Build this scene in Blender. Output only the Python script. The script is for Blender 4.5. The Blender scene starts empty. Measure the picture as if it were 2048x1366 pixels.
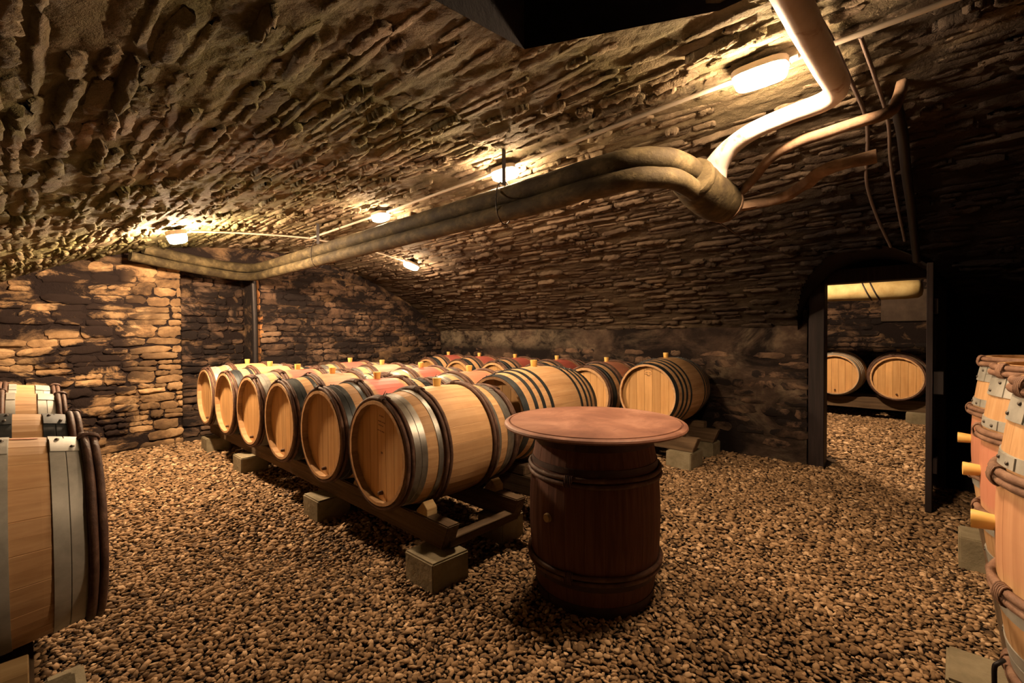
import bpy, bmesh, math, random
import numpy as np
from mathutils import Vector, Matrix, noise

random.seed(7)
rng = np.random.default_rng(7)
PI = math.pi
SC = bpy.context.scene
COL = SC.collection

# ------------------------------------------------------------------ camera, world, exposure
F_PX, YAW, PITCH, ROLL, CAM_H = 914.95, 0.818, -0.0163, 0.0064, 1.30


def ray(px, py):
    r2 = (px - 1024) / F_PX; z3 = (683 - py) / F_PX
    c, s = math.cos(ROLL), math.sin(ROLL)
    r = r2 * c + z3 * s; z2 = -r2 * s + z3 * c
    c, s = math.cos(PITCH), math.sin(PITCH)
    d = c - z2 * s; z = s + z2 * c
    return Vector((d * math.sin(YAW) + r * math.cos(YAW), d * math.cos(YAW) - r * math.sin(YAW), z))


_f = ray(1024, 683); _r = ray(1024 + F_PX, 683) - _f; _u = ray(1024, 683 - F_PX) - _f
cam_data = bpy.data.cameras.new('camera'); cam = bpy.data.objects.new('camera', cam_data); COL.objects.link(cam)
cam_data.sensor_width = 36.0; cam_data.lens = F_PX / 2048 * 36.0; cam_data.clip_start = 0.02
_m = Matrix((_r.normalized(), _u.normalized(), -_f.normalized())).transposed().to_4x4()
_m.translation = Vector((0, 0, CAM_H)); cam.matrix_world = _m
SC.camera = cam

world = bpy.data.worlds.new('world'); SC.world = world; world.use_nodes = True
world.node_tree.nodes['Background'].inputs[0].default_value = (0.02, 0.02, 0.035, 1)
world.node_tree.nodes['Background'].inputs[1].default_value = 0.2
vs = SC.view_settings
vs.view_transform = 'Standard'; vs.look = 'None'; vs.gamma = 1.0; vs.use_curve_mapping = False
vs.exposure = 0.0
SC.cycles.max_bounces = 4; SC.cycles.diffuse_bounces = 1; SC.cycles.glossy_bounces = 2; SC.cycles.transmission_bounces = 2
SC.cycles.use_adaptive_sampling = True; SC.cycles.adaptive_threshold = 0.04; SC.cycles.adaptive_min_samples = 16
LAMP_COL = (1.0, 0.69, 0.42)
LAMP_POWER = 610.0


# ------------------------------------------------------------------ material helpers
class NT:
    def __init__(s, name):
        s.m = bpy.data.materials.new(name); s.m.use_nodes = True
        s.t = s.m.node_tree; s.n = s.t.nodes; s.l = s.t.links
        s.b = s.n['Principled BSDF']

    def node(s, typ, **kw):
        n = s.n.new(typ)
        for k, v in kw.items():
            setattr(n, k, v)
        return n

    def link(s, a, b):
        s.l.new(a, b)

    def coords(s, kind='Object', scale=(1, 1, 1), rand=0.0):
        if kind == 'World':
            out = s.node('ShaderNodeNewGeometry').outputs['Position']
        else:
            out = s.node('ShaderNodeTexCoord').outputs[kind]
        if rand:
            oi = s.node('ShaderNodeObjectInfo')
            ml = s.node('ShaderNodeMath', operation='MULTIPLY'); s.link(oi.outputs['Random'], ml.inputs[0]); ml.inputs[1].default_value = rand
            ad = s.node('ShaderNodeVectorMath', operation='ADD'); s.link(out, ad.inputs[0]); s.link(ml.outputs[0], ad.inputs[1])
            out = ad.outputs[0]
        mp = s.node('ShaderNodeMapping'); mp.inputs['Scale'].default_value = scale
        s.link(out, mp.inputs['Vector'])
        return mp.outputs[0]

    def noise(s, vec, scale=5, detail=6, rough=0.6, dist=0.0):
        n = s.node('ShaderNodeTexNoise'); s.link(vec, n.inputs['Vector'])
        n.inputs['Scale'].default_value = scale; n.inputs['Detail'].default_value = detail
        n.inputs['Roughness'].default_value = rough; n.inputs['Distortion'].default_value = dist
        return n.outputs['Fac']

    def ramp(s, fac, stops, interp='LINEAR'):
        r = s.node('ShaderNodeValToRGB'); r.color_ramp.interpolation = interp
        e = r.color_ramp.elements
        while len(e) < len(stops):
            e.new(0.5)
        for el, (p, c) in zip(e, stops):
            el.position = p; el.color = (c[0], c[1], c[2], 1) if not isinstance(c, (int, float)) else (c, c, c, 1)
        s.link(fac, r.inputs[0])
        return r.outputs[0]

    def mix(s, fac, a, b, mode='MIX'):
        m = s.node('ShaderNodeMix', data_type='RGBA', blend_type=mode)
        for v, k in ((fac, 0), (a, 6), (b, 7)):
            if isinstance(v, (int, float)):
                m.inputs[k].default_value = v
            elif isinstance(v, tuple):
                m.inputs[k].default_value = (v[0], v[1], v[2], 1)
            else:
                s.link(v, m.inputs[k])
        return m.outputs[2]

    def math(s, op, a, b=None):
        m = s.node('ShaderNodeMath', operation=op)
        for i, v in enumerate((a, b)):
            if v is None:
                continue
            if isinstance(v, (int, float)):
                m.inputs[i].default_value = v
            else:
                s.link(v, m.inputs[i])
        return m.outputs[0]

    def random(s):
        return s.node('ShaderNodeObjectInfo').outputs['Random']

    def attr(s, name):
        a = s.node('ShaderNodeAttribute'); a.attribute_name = name
        return a.outputs['Fac']

    def sep(s, kind='World'):
        sp = s.node('ShaderNodeSeparateXYZ')
        src = s.node('ShaderNodeNewGeometry').outputs['Position'] if kind == 'World' else s.node('ShaderNodeTexCoord').outputs[kind]
        s.link(src, sp.inputs[0])
        return sp.outputs

    def bump(s, h, strength=0.4, dist=0.02):
        b = s.node('ShaderNodeBump'); b.inputs['Strength'].default_value = strength; b.inputs['Distance'].default_value = dist
        s.link(h, b.inputs['Height']); s.link(b.outputs[0], s.b.inputs['Normal'])

    def done(s, col, rough=0.8, metal=0.0, spec=0.3):
        if isinstance(col, tuple):
            s.b.inputs['Base Color'].default_value = (col[0], col[1], col[2], 1)
        else:
            s.link(col, s.b.inputs['Base Color'])
        if isinstance(rough, (int, float)):
            s.b.inputs['Roughness'].default_value = rough
        else:
            s.link(rough, s.b.inputs['Roughness'])
        s.b.inputs['Metallic'].default_value = metal
        s.b.inputs['Specular IOR Level'].default_value = spec
        return s.m


def value_tint(t, col, fac_sock, lo, hi):
    """multiply a colour by a value running lo..hi with fac"""
    mr = t.node('ShaderNodeMapRange'); mr.inputs['To Min'].default_value = lo; mr.inputs['To Max'].default_value = hi
    t.link(fac_sock, mr.inputs['Value'])
    return t.mix(1.0, col, mr.outputs[0], 'MULTIPLY')


def wood_mat(name, dark, mid, light, axis='X', stain=None, rough=0.55, rand=(0.90, 1.09), grain=1.0, bump=0.12):
    t = NT(name)
    sc = {'X': (1.2, 22, 22), 'Y': (22, 1.2, 22), 'Z': (22, 22, 1.2)}[axis]
    v = t.coords('Object', sc, 37.0)
    n1 = t.noise(v, 1.6 * grain, 5, 0.6, 0.4)
    col = t.ramp(n1, [(0.28, dark), (0.5, mid), (0.75, light)])
    n2 = t.noise(t.coords('Object', (1, 1, 1), 11.0), 3.0, 4, 0.6)
    col = value_tint(t, col, n2, 0.72, 1.22)
    col = value_tint(t, col, t.random(), rand[0], rand[1])
    if stain:
        scol, half, strength = stain
        x = t.math('ABSOLUTE', t.sep('Object')[0])
        nz = t.noise(t.coords('Object', (6, 3, 3), 5.0), 2.5, 3, 0.6)
        edge = t.math('ADD', x, t.math('MULTIPLY', nz, 0.05))
        m = t.node('ShaderNodeMapRange'); m.inputs['From Min'].default_value = half + 0.035; m.inputs['From Max'].default_value = half - 0.01
        t.link(edge, m.inputs['Value'])
        col = t.mix(t.math('MULTIPLY', m.outputs[0], strength), col, scol)
    t.bump(n1, bump, 0.01)
    return t.done(col, rough)


def rough_mat(name, stops, scale=5.0, stretch=(1, 1, 1), rough=0.9, bump=0.5, bdist=0.02, bscale=None, tone=None, detail=5,
              space='Object', metal=0.0, rand=0.0, patches=None, spec=0.25, clean=None):
    t = NT(name)
    v = t.coords(space, stretch, rand)
    n = t.noise(v, scale, detail, 0.62, 0.2)
    col = t.ramp(n, stops)
    if tone == 'object':
        col = value_tint(t, col, t.random(), 0.6, 1.3)
    elif tone == 'attr':
        col = value_tint(t, col, t.attr('tone'), 0.6, 1.3)
    if patches:
        pc, psc, lo, hi = patches
        pn = t.noise(t.coords('World', (1, 1, 1.9)), psc, 6, 0.68, 0.7)
        m = t.ramp(pn, [(lo, 0.0), (hi, 1.0)])
        if clean:
            ck = t.node('ShaderNodeMapRange'); ck.inputs['From Min'].default_value = clean[0]; ck.inputs['From Max'].default_value = clean[1]; ck.inputs['To Min'].default_value = 1.0; ck.inputs['To Max'].default_value = 0.4
            t.link(t.sep('World')[0], ck.inputs['Value']); m = t.math('MULTIPLY', m, ck.outputs[0])
        col = t.mix(m, col, pc)
    if bump:
        t.bump(t.noise(v, bscale or scale * 4, 4, 0.7), bump, bdist)
    return t.done(col, rough, metal, spec)


def vault_mat(name, tone, mortar=False):
    """limestone of the vault: tan to brown, olive dust towards the -X haunch, soot towards the +X haunch, shade painted in near the door and duct"""
    t = NT(name)
    v = t.coords('World', (1, 0.55, 1))
    n = t.noise(v, 7.0, 5, 0.65, 0.3)
    if mortar:
        col = t.ramp(n, [(0.25, (0.065, 0.046, 0.026)), (0.5, (0.160, 0.122, 0.075)), (0.8, (0.28, 0.22, 0.14))])
    else:
        col = t.ramp(n, [(0.25, (0.075, 0.052, 0.033)), (0.5, (0.195, 0.143, 0.095)), (0.8, (0.39, 0.295, 0.20))])
    if tone == 'object':
        col = value_tint(t, col, t.random(), 0.65, 1.3)
    elif tone == 'attr':
        col = value_tint(t, col, t.attr('tone'), 0.65, 1.3)
    g = t.noise(t.coords('World', (1, 1, 1)), 1.3, 5, 0.6, 0.4)
    gm = t.ramp(g, [(0.36, 0.0), (0.58, 1.0)])
    x = t.sep('World')[0]
    left = t.node('ShaderNodeMapRange'); left.inputs['From Min'].default_value = 3.0; left.inputs['From Max'].default_value = 1.2
    t.link(x, left.inputs['Value'])
    col = t.mix(t.math('MULTIPLY', t.math('MULTIPLY', gm, left.outputs[0]), 0.9), col, (0.118, 0.110, 0.043))
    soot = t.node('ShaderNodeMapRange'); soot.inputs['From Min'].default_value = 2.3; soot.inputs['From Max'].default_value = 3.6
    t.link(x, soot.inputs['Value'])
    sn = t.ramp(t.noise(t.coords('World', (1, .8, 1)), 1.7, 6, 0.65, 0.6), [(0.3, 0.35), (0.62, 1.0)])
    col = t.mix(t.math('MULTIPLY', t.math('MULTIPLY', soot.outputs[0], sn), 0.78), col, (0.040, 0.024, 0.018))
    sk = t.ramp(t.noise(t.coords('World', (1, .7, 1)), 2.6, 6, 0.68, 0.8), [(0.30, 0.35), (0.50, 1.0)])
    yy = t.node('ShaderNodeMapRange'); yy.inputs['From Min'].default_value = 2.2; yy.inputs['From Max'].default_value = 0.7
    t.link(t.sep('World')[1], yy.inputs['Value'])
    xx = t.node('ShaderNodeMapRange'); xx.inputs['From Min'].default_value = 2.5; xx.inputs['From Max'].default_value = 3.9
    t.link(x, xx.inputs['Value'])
    col = t.mix(t.math('MULTIPLY', t.math('MULTIPLY', t.math('MULTIPLY', yy.outputs[0], xx.outputs[0]), sk), 0.95), col, (0.010, 0.008, 0.009))  # shade above the doorway painted into the stone colour, broken up by noise
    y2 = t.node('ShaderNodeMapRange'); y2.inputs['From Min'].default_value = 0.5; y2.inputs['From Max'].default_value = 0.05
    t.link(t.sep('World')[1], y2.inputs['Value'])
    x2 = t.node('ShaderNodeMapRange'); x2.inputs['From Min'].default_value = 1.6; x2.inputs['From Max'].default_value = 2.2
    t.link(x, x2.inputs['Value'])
    col = t.mix(t.math('MULTIPLY', t.math('MULTIPLY', t.math('MULTIPLY', y2.outputs[0], x2.outputs[0]), sk), 0.82), col, (0.014, 0.010, 0.010))  # shade on the far side of the duct, painted in as near-black
    t.bump(t.noise(t.coords('World', (1, 1, 1)), 45, 4, 0.75), 0.8, 0.012)
    return t.done(col, 0.95, 0, 0.15)


def plain(name, col, rough=0.5, metal=0.0, spec=0.4):
    return NT(name).done(col, rough, metal, spec)


M = {}
OAK = ((0.49, 0.275, 0.125), (0.59, 0.35, 0.17), (0.69, 0.44, 0.235))
M['oak'] = wood_mat('oak_stave', *OAK, bump=0.08)
M['oak_pink'] = wood_mat('oak_stave_wine', *OAK, stain=((0.50, 0.11, 0.09), 0.14, 0.92), bump=0.08)
M['oak_rose'] = wood_mat('oak_stave_rose', *OAK, stain=((0.60, 0.22, 0.15), 0.14, 0.75), bump=0.08)
M['oak_blush'] = wood_mat('oak_stave_blush', *OAK, stain=((0.62, 0.26, 0.17), 0.13, 0.4), bump=0.08)
M['oak_head'] = wood_mat('oak_head', (0.55, 0.29, 0.105), (0.64, 0.36, 0.14), (0.72, 0.43, 0.185), axis='Z', rand=(0.88, 1.08), bump=0.05)
M['oak_old'] = wood_mat('old_oak', (0.075, 0.030, 0.020), (0.12, 0.050, 0.033), (0.175, 0.080, 0.052), rough=0.75)
M['oak_old_head'] = wood_mat('old_oak_head', (0.075, 0.030, 0.020), (0.12, 0.050, 0.033), (0.175, 0.080, 0.052), axis='Z', rough=0.75)
M['willow'] = rough_mat('willow_bark', [(0.3, (0.05, 0.025, 0.018)), (0.55, (0.12, 0.065, 0.045)), (0.8, (0.24, 0.14, 0.095))], 14, (1, 1, 1), 0.6, 0.5, 0.006, rand=9.0)
M['willow_pale'] = rough_mat('willow_bark_pale', [(0.3, (0.13, 0.07, 0.045)), (0.55, (0.26, 0.15, 0.10)), (0.8, (0.42, 0.27, 0.18))], 14, (1, 1, 1), 0.6, 0.5, 0.006, rand=9.0)
M['steel'] = rough_mat('galvanised_hoop', [(0.3, (0.20, 0.19, 0.17)), (0.55, (0.34, 0.33, 0.30)), (0.8, (0.46, 0.45, 0.42))], 9, (1, 1, 1), 0.42, 0.12, 0.004, metal=0.75, rand=5.0)
M['steel_pale'] = rough_mat('zinc_hoop', [(0.3, (0.33, 0.32, 0.28)), (0.55, (0.47, 0.46, 0.41)), (0.8, (0.58, 0.57, 0.52))], 9, (1, 1, 1), 0.5, 0.12, 0.004, metal=0.35, rand=5.0)
M['steel_dark'] = rough_mat('dark_hoop', [(0.3, (0.035, 0.042, 0.047)), (0.6, (0.075, 0.085, 0.09)), (0.85, (0.13, 0.14, 0.14))], 9, (1, 1, 1), 0.4, 0.1, 0.004, metal=0.6, rand=5.0)
M['iron_old'] = rough_mat('rusty_hoop', [(0.3, (0.035, 0.022, 0.02)), (0.6, (0.075, 0.048, 0.042)), (0.85, (0.14, 0.09, 0.075))], 9, (1, 1, 1), 0.6, 0.2, 0.004, metal=0.3, rand=5.0)
M['rivet'] = rough_mat('rivet_iron', [(0.3, (0.08, 0.07, 0.06)), (0.7, (0.20, 0.18, 0.16))], 30, (1, 1, 1), 0.45, 0, metal=0.6)
M['bung'] = rough_mat('silicone_bung', [(0.3, (0.80, 0.46, 0.10)), (0.7, (0.90, 0.62, 0.20))], 12, (1, 1, 1), 0.45, 0, rand=7.0, spec=0.5)
M['bung'].node_tree.nodes['Principled BSDF'].inputs['Subsurface Weight'].default_value = 0.0
M['peg'] = rough_mat('spigot_peg', [(0.3, (0.06, 0.03, 0.015)), (0.7, (0.2, 0.1, 0.045))], 20, (1, 1, 1), 0.7, 0)
M['concrete'] = rough_mat('concrete', [(0.3, (0.17, 0.14, 0.085)), (0.55, (0.28, 0.235, 0.15)), (0.8, (0.38, 0.33, 0.23))], 7, (1, 1, 1), 0.95, 0.5, 0.01, rand=6.0)
M['timber'] = wood_mat('rail_timber', (0.07, 0.045, 0.025), (0.125, 0.08, 0.045), (0.20, 0.135, 0.075), axis='Y', rough=0.85, bump=0.3)
M['timber_x'] = wood_mat('rail_timber_x', (0.07, 0.045, 0.025), (0.125, 0.08, 0.045), (0.20, 0.135, 0.075), axis='X', rough=0.85, bump=0.3)
M['chock'] = wood_mat('chock_timber', (0.32, 0.20, 0.085), (0.42, 0.28, 0.13), (0.52, 0.37, 0.19), axis='X', rough=0.8)
M['dark_wood'] = wood_mat('dark_door_wood', (0.012, 0.008, 0.008), (0.022, 0.014, 0.014), (0.04, 0.026, 0.024), axis='Z', rough=0.6, bump=0.2)
M['dark_iron'] = plain('dark_iron', (0.035, 0.03, 0.03), 0.5, 0.6)
M['floor'] = rough_mat('ground_dirt', [(0.3, (0.02, 0.013, 0.009)), (0.7, (0.06, 0.038, 0.023))], 12, (1, 1, 1), 1.0, 0.6, 0.02)
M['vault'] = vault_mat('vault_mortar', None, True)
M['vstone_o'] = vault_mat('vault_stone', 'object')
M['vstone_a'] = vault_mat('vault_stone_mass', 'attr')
WS = [(0.25, (0.13, 0.075, 0.04)), (0.5, (0.34, 0.21, 0.105)), (0.8, (0.58, 0.40, 0.22))]
M['wstone_o'] = rough_mat('wall_stone', WS, 5, (1, 1, 1), 0.95, 0.6, 0.012, 40, 'object', 5, 'World', patches=((0.020, 0.012, 0.010), 2.0, 0.42, 0.52), clean=(0.75, 1.15))
M['wstone_a'] = rough_mat('wall_stone_mass', WS, 5, (1, 1, 1), 0.95, 0.6, 0.012, 40, 'attr', 5, 'World', patches=((0.020, 0.012, 0.010), 2.0, 0.42, 0.52), clean=(0.75, 1.15))
M['wmortar'] = rough_mat('wall_mortar', [(0.3, (0.05, 0.03, 0.02)), (0.7, (0.24, 0.15, 0.08))], 6, (1, 1, 1), 1.0, 0.8, 0.02, 30, None, 5, 'World', patches=((0.016, 0.010, 0.009), 2.0, 0.38, 0.49))
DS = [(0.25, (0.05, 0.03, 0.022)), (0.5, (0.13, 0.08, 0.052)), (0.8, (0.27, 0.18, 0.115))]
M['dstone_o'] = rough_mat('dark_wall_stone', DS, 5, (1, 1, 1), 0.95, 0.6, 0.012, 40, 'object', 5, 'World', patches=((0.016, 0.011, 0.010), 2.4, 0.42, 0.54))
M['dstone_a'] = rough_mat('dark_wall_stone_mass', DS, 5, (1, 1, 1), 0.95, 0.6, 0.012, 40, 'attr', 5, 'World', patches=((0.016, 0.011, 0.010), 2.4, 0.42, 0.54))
def plaster_mat():
    t = NT('sooty_shaded_plaster'); v = t.coords('World', (1, .6, 1))
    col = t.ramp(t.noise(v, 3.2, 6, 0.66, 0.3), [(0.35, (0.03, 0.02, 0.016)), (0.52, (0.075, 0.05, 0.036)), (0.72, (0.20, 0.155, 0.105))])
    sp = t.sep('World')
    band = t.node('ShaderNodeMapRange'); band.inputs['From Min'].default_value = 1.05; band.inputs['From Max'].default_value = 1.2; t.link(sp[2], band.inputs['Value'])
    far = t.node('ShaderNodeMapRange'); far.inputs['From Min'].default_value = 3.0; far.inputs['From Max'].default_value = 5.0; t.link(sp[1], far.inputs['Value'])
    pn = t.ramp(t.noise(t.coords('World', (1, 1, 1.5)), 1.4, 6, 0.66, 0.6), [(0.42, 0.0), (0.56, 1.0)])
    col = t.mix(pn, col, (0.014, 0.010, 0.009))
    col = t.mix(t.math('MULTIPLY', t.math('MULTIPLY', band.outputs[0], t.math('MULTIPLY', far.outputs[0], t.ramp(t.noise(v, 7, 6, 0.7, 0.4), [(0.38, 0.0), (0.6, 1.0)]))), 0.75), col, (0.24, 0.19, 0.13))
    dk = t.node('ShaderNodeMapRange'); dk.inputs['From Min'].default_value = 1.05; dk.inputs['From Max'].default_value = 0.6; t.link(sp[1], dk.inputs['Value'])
    col = t.mix(t.math('MULTIPLY', t.math('MULTIPLY', dk.outputs[0], t.ramp(t.noise(t.coords('World', (1, 1, 1)), 2.2, 6, 0.68, 0.8), [(0.30, 0.5), (0.5, 1.0)])), 0.95), col, (0.008, 0.007, 0.008))  # shaded wall around the open door painted black into the plaster
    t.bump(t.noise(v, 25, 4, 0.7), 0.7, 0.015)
    return t.done(col, 1.0, 0, 0.15)


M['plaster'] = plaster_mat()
M['pale_plaster'] = rough_mat('pale_plaster', [(0.3, (0.06, 0.043, 0.032)), (0.7, (0.11, 0.08, 0.06))], 5, (1, 1, 1), 1.0, 0.4, 0.01, None, None, 8, 'World')
M['black_wall'] = rough_mat('black_wall', [(0.3, (0.006, 0.005, 0.006)), (0.7, (0.018, 0.014, 0.014))], 4, (1, 1, 1), 1.0, 0.5, 0.015, 25, None, 8, 'World')  # near-black lining of the shaft, lunette and door reveal
M['pipe'] = rough_mat('mossy_pipe', [(0.3, (0.026, 0.018, 0.010)), (0.5, (0.06, 0.045, 0.021)), (0.75, (0.17, 0.13, 0.065))], 9, (1, .6, 1), 0.8, 0.5, 0.008, 40)
M['pipe_rust'] = rough_mat('rusty_pipe', [(0.3, (0.09, 0.055, 0.035)), (0.5, (0.17, 0.105, 0.065)), (0.75, (0.30, 0.20, 0.13))], 9, (1, 1, 1), 0.8, 0.4, 0.006, 40)
M['duct'] = rough_mat('painted_duct', [(0.32, (0.30, 0.17, 0.10)), (0.42, (0.55, 0.46, 0.40)), (0.75, (0.68, 0.60, 0.55))], 7, (1, 1, 1), 0.55, 0.15, 0.006, 30)
M['conduit'] = plain('pvc_conduit', (0.50, 0.43, 0.34), 0.6)
M['cable'] = plain('grey_pipe', (0.13, 0.095, 0.08), 0.6)
M['housing'] = plain('lamp_housing', (0.45, 0.38, 0.30), 0.6)
M['yellow_duct'] = rough_mat('yellowed_duct', [(0.3, (0.24, 0.17, 0.065)), (0.7, (0.40, 0.32, 0.15))], 6, (1, 1, 1), 0.8, 0.2, 0.006)
M['redtop'] = None
t = NT('worn_tabletop')
_v = t.coords('Object', (1, 1, 1))
_n = t.noise(_v, 4.0, 8, 0.62, 0.5)
_c = t.ramp(_n, [(0.30, (0.13, 0.055, 0.038)), (0.5, (0.25, 0.118, 0.078)), (0.72, (0.40, 0.215, 0.15))])
_n2 = t.ramp(t.noise(t.coords('Object', (1.5, 5, 1)), 3.0, 6, 0.7, 1.2), [(0.56, 0.0), (0.74, 1.0)])
_c = t.mix(t.math('MULTIPLY', _n2, 0.6), _c, (0.11, 0.045, 0.032))
t.bump(_n, 0.15, 0.004)
M['redtop'] = t.done(_c, 0.5)
t = NT('gravel_stone')
_c = t.ramp(t.attr('tone'), [(0.0, (0.08, 0.046, 0.025)), (0.35, (0.24, 0.146, 0.072)), (0.7, (0.40, 0.25, 0.130)), (0.95, (0.64, 0.44, 0.26))])
_n = t.noise(t.coords('Object', (1, 1, 1)), 60, 4, 0.6)
_c = value_tint(t, _c, _n, 0.7, 1.25)
M['gravel'] = t.done(_c, 0.85)
for _k, _f2 in (('lamp', 1.0), ('lamp_globe', 3.7), ('lamp_inner', 3.0)):
    t = NT(_k + '_glass')
    t.b.inputs['Emission Color'].default_value = (*LAMP_COL, 1); t.b.inputs['Emission Strength'].default_value = LAMP_POWER * _f2
    M[_k] = t.done((0.9, 0.85, 0.75), 0.5)


# ------------------------------------------------------------------ object helpers
def mesh_np(name, verts, faces, smooth=False, mat=None, attr=None):
    me = bpy.data.meshes.new(name)
    if isinstance(faces, np.ndarray):
        nv, nf, k = len(verts), len(faces), faces.shape[1]
        me.vertices.add(nv); me.vertices.foreach_set('co', np.asarray(verts, np.float32).ravel())
        me.loops.add(nf * k); me.loops.foreach_set('vertex_index', faces.astype(np.int32).ravel())
        me.polygons.add(nf); me.polygons.foreach_set('loop_start', np.arange(0, nf * k, k, dtype=np.int32))
        me.update(calc_edges=True); me.validate()
    else:
        me.from_pydata([tuple(v) for v in verts], [], faces); me.update()
    if smooth:
        me.polygons.foreach_set('use_smooth', np.ones(len(me.polygons), bool))
    if attr is not None:
        a = me.attributes.new('tone', 'FLOAT', 'POINT'); a.data.foreach_set('value', np.asarray(attr, np.float32))
    if mat:
        me.materials.append(mat)
    return me


def link(name, me, parent=None, matrix=None, mat=None):
    o = bpy.data.objects.new(name, me); COL.objects.link(o)
    if parent:
        o.parent = parent
    if matrix is not None:
        o.matrix_basis = matrix
    if mat is not None:
        o.material_slots[0].link = 'OBJECT'; o.material_slots[0].material = mat
    return o


def tag(o, label=None, cat=None, group=None, kind=None):
    if label: o['label'] = label
    if cat: o['category'] = cat
    if group: o['group'] = group
    if kind: o['kind'] = kind
    return o


def empty(name, loc=(0, 0, 0), rz=0.0):
    o = bpy.data.objects.new(name, None); COL.objects.link(o)
    o.matrix_basis = Matrix.Translation(loc) @ Matrix.Rotation(rz, 4, 'Z')
    o.empty_display_size = 0.1
    return o


def T(x, y, z): return Matrix.Translation((x, y, z))
def RX(a): return Matrix.Rotation(a, 4, 'X')
def RY(a): return Matrix.Rotation(a, 4, 'Y')
def RZ(a): return Matrix.Rotation(a, 4, 'Z')
def S(x, y, z): return Matrix.Diagonal((x, y, z, 1))


class MB:
    def __init__(s): s.v = []; s.f = []

    def add(s, verts, faces):
        o = len(s.v); s.v += [tuple(v) for v in verts]; s.f += [tuple(i + o for i in f) for f in faces]

    def box(s, x0, x1, y0, y1, z0, z1):
        s.add([(x, y, z) for z in (z0, z1) for y in (y0, y1) for x in (x0, x1)],
              [(0, 2, 3, 1), (4, 5, 7, 6), (0, 1, 5, 4), (2, 6, 7, 3), (0, 4, 6, 2), (1, 3, 7, 5)])

    def lathe(s, prof, seg=32, axis='Z'):
        n = len(prof); vs = []
        for i in range(seg):
            a = 2 * PI * i / seg
            for r, z in prof:
                p = (r * math.cos(a), r * math.sin(a), z)
                if axis == 'X': p = (p[2], p[0], p[1])
                vs.append(p)
        fs = [((i * n + j), ((i + 1) % seg * n + j), ((i + 1) % seg * n + j + 1), (i * n + j + 1)) for i in range(seg) for j in range(n - 1)]
        s.add(vs, fs)

    def tube(s, pts, radii, seg=10, cap=True, wob=0.0, seed=0.0, squash=1.0):
        pts = [Vector(p) for p in pts]; n = len(pts)
        up = None; vs = []
        for i, p in enumerate(pts):
            tn = (pts[min(i + 1, n - 1)] - pts[max(i - 1, 0)]).normalized()
            if up is None:
                up = Vector((0, 0, 1)) if abs(tn.z) < 0.9 else Vector((1, 0, 0))
            sd = tn.cross(up).normalized(); up = sd.cross(tn).normalized()
            r = radii[i] if not isinstance(radii, (int, float)) else radii
            for k in range(seg):
                a = 2 * PI * k / seg
                d = sd * math.cos(a) + up * math.sin(a) * squash
                rr = r
                if wob:
                    rr *= 1 + wob * noise.noise(Vector((p.x * 9 + seed, p.y * 9, p.z * 9)) + d * 1.5)
                vs.append(p + d * rr)
        fs = [(i * seg + k, i * seg + (k + 1) % seg, (i + 1) * seg + (k + 1) % seg, (i + 1) * seg + k) for i in range(n - 1) for k in range(seg)]
        if cap:
            fs.append(tuple(range(seg))[::-1]); fs.append(tuple((n - 1) * seg + k for k in range(seg)))
        s.add(vs, fs)

    def mesh(s, name, mat=None, smooth=False, bevel=0.0, segs=1, angle=None):
        me = bpy.data.meshes.new(name); me.from_pydata(s.v, [], s.f); me.update()
        bm = bmesh.new(); bm.from_mesh(me)
        bmesh.ops.recalc_face_normals(bm, faces=bm.faces)
        if bevel:
            bmesh.ops.bevel(bm, geom=list(bm.edges), offset=bevel, segments=segs, affect='EDGES', clamp_overlap=True)
        bm.to_mesh(me); bm.free()
        if smooth:
            me.polygons.foreach_set('use_smooth', np.ones(len(me.polygons), bool))
            if angle:
                me.set_sharp_from_angle(angle=angle)
        if mat: me.materials.append(mat)
        return me


def smooth_path(pts, sub=6):
    P = [Vector(p) for p in pts]; out = []
    for i in range(len(P) - 1):
        a = P[max(i - 1, 0)]; b = P[i]; c = P[i + 1]; d = P[min(i + 2, len(P) - 1)]
        for k in range(sub):
            u = k / sub
            out.append(0.5 * ((2 * b) + (c - a) * u + (2 * a - 5 * b + 4 * c - d) * u * u + (3 * b - a - 3 * c + d) * u ** 3))
    out.append(P[-1])
    return out


def interp(vals, n):
    return list(np.interp(np.linspace(0, 1, n), np.linspace(0, 1, len(vals)), vals))


def rough_box(name, sx, sy, sz, mat, bev=0.008, jit=0.004, seed=0):
    b = MB(); b.box(-sx / 2, sx / 2, -sy / 2, sy / 2, 0, sz)
    me = b.mesh(name, mat, False, bev, 2)
    for v in me.vertices:
        v.co += Vector(noise.noise_vector(v.co * 14 + Vector((seed * 3.1, 0, 0)))) * jit
    return me


# ------------------------------------------------------------------ room constants (metres; X along the barrels, Y along the vault)
XC, ZC, RV = 2.2, -2.35, 4.8
XR, XL = 5.24, -0.84
Y0, Y1 = -1.7, 6.70
TH = math.asin((XR - XC) / RV)
ZS = ZC + RV * math.cos(TH)
HOLE = [(0.25, 0.82), (1.25, 1.10), (1.62, 0.55), (1.66, -0.55), (0.25, -0.55)]
DY0, DY1, DZ = 0.08, 0.80, 1.75          # doorway in the +X wall
AYC, AHW, AZS, AZC = 0.44, 0.60, 1.20, 1.95    # lunette over the doorway


def vault_pt(th, y, off=0.0):
    return Vector((XC + (RV - off) * math.sin(th), y, ZC + (RV - off) * math.cos(th)))


def in_poly(x, y, P):
    c = False; j = len(P) - 1
    for i in range(len(P)):
        xi, yi = P[i]; xj, yj = P[j]
        if (yi > y) != (yj > y) and x < (xj - xi) * (y - yi) / (yj - yi) + xi:
            c = not c
        j = i
    return c


def arch_z(y):
    k = (y - AYC) / AHW
    return -9 if abs(k) >= 1 else AZS + (AZC - AZS) * math.sqrt(1 - k * k)


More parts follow.
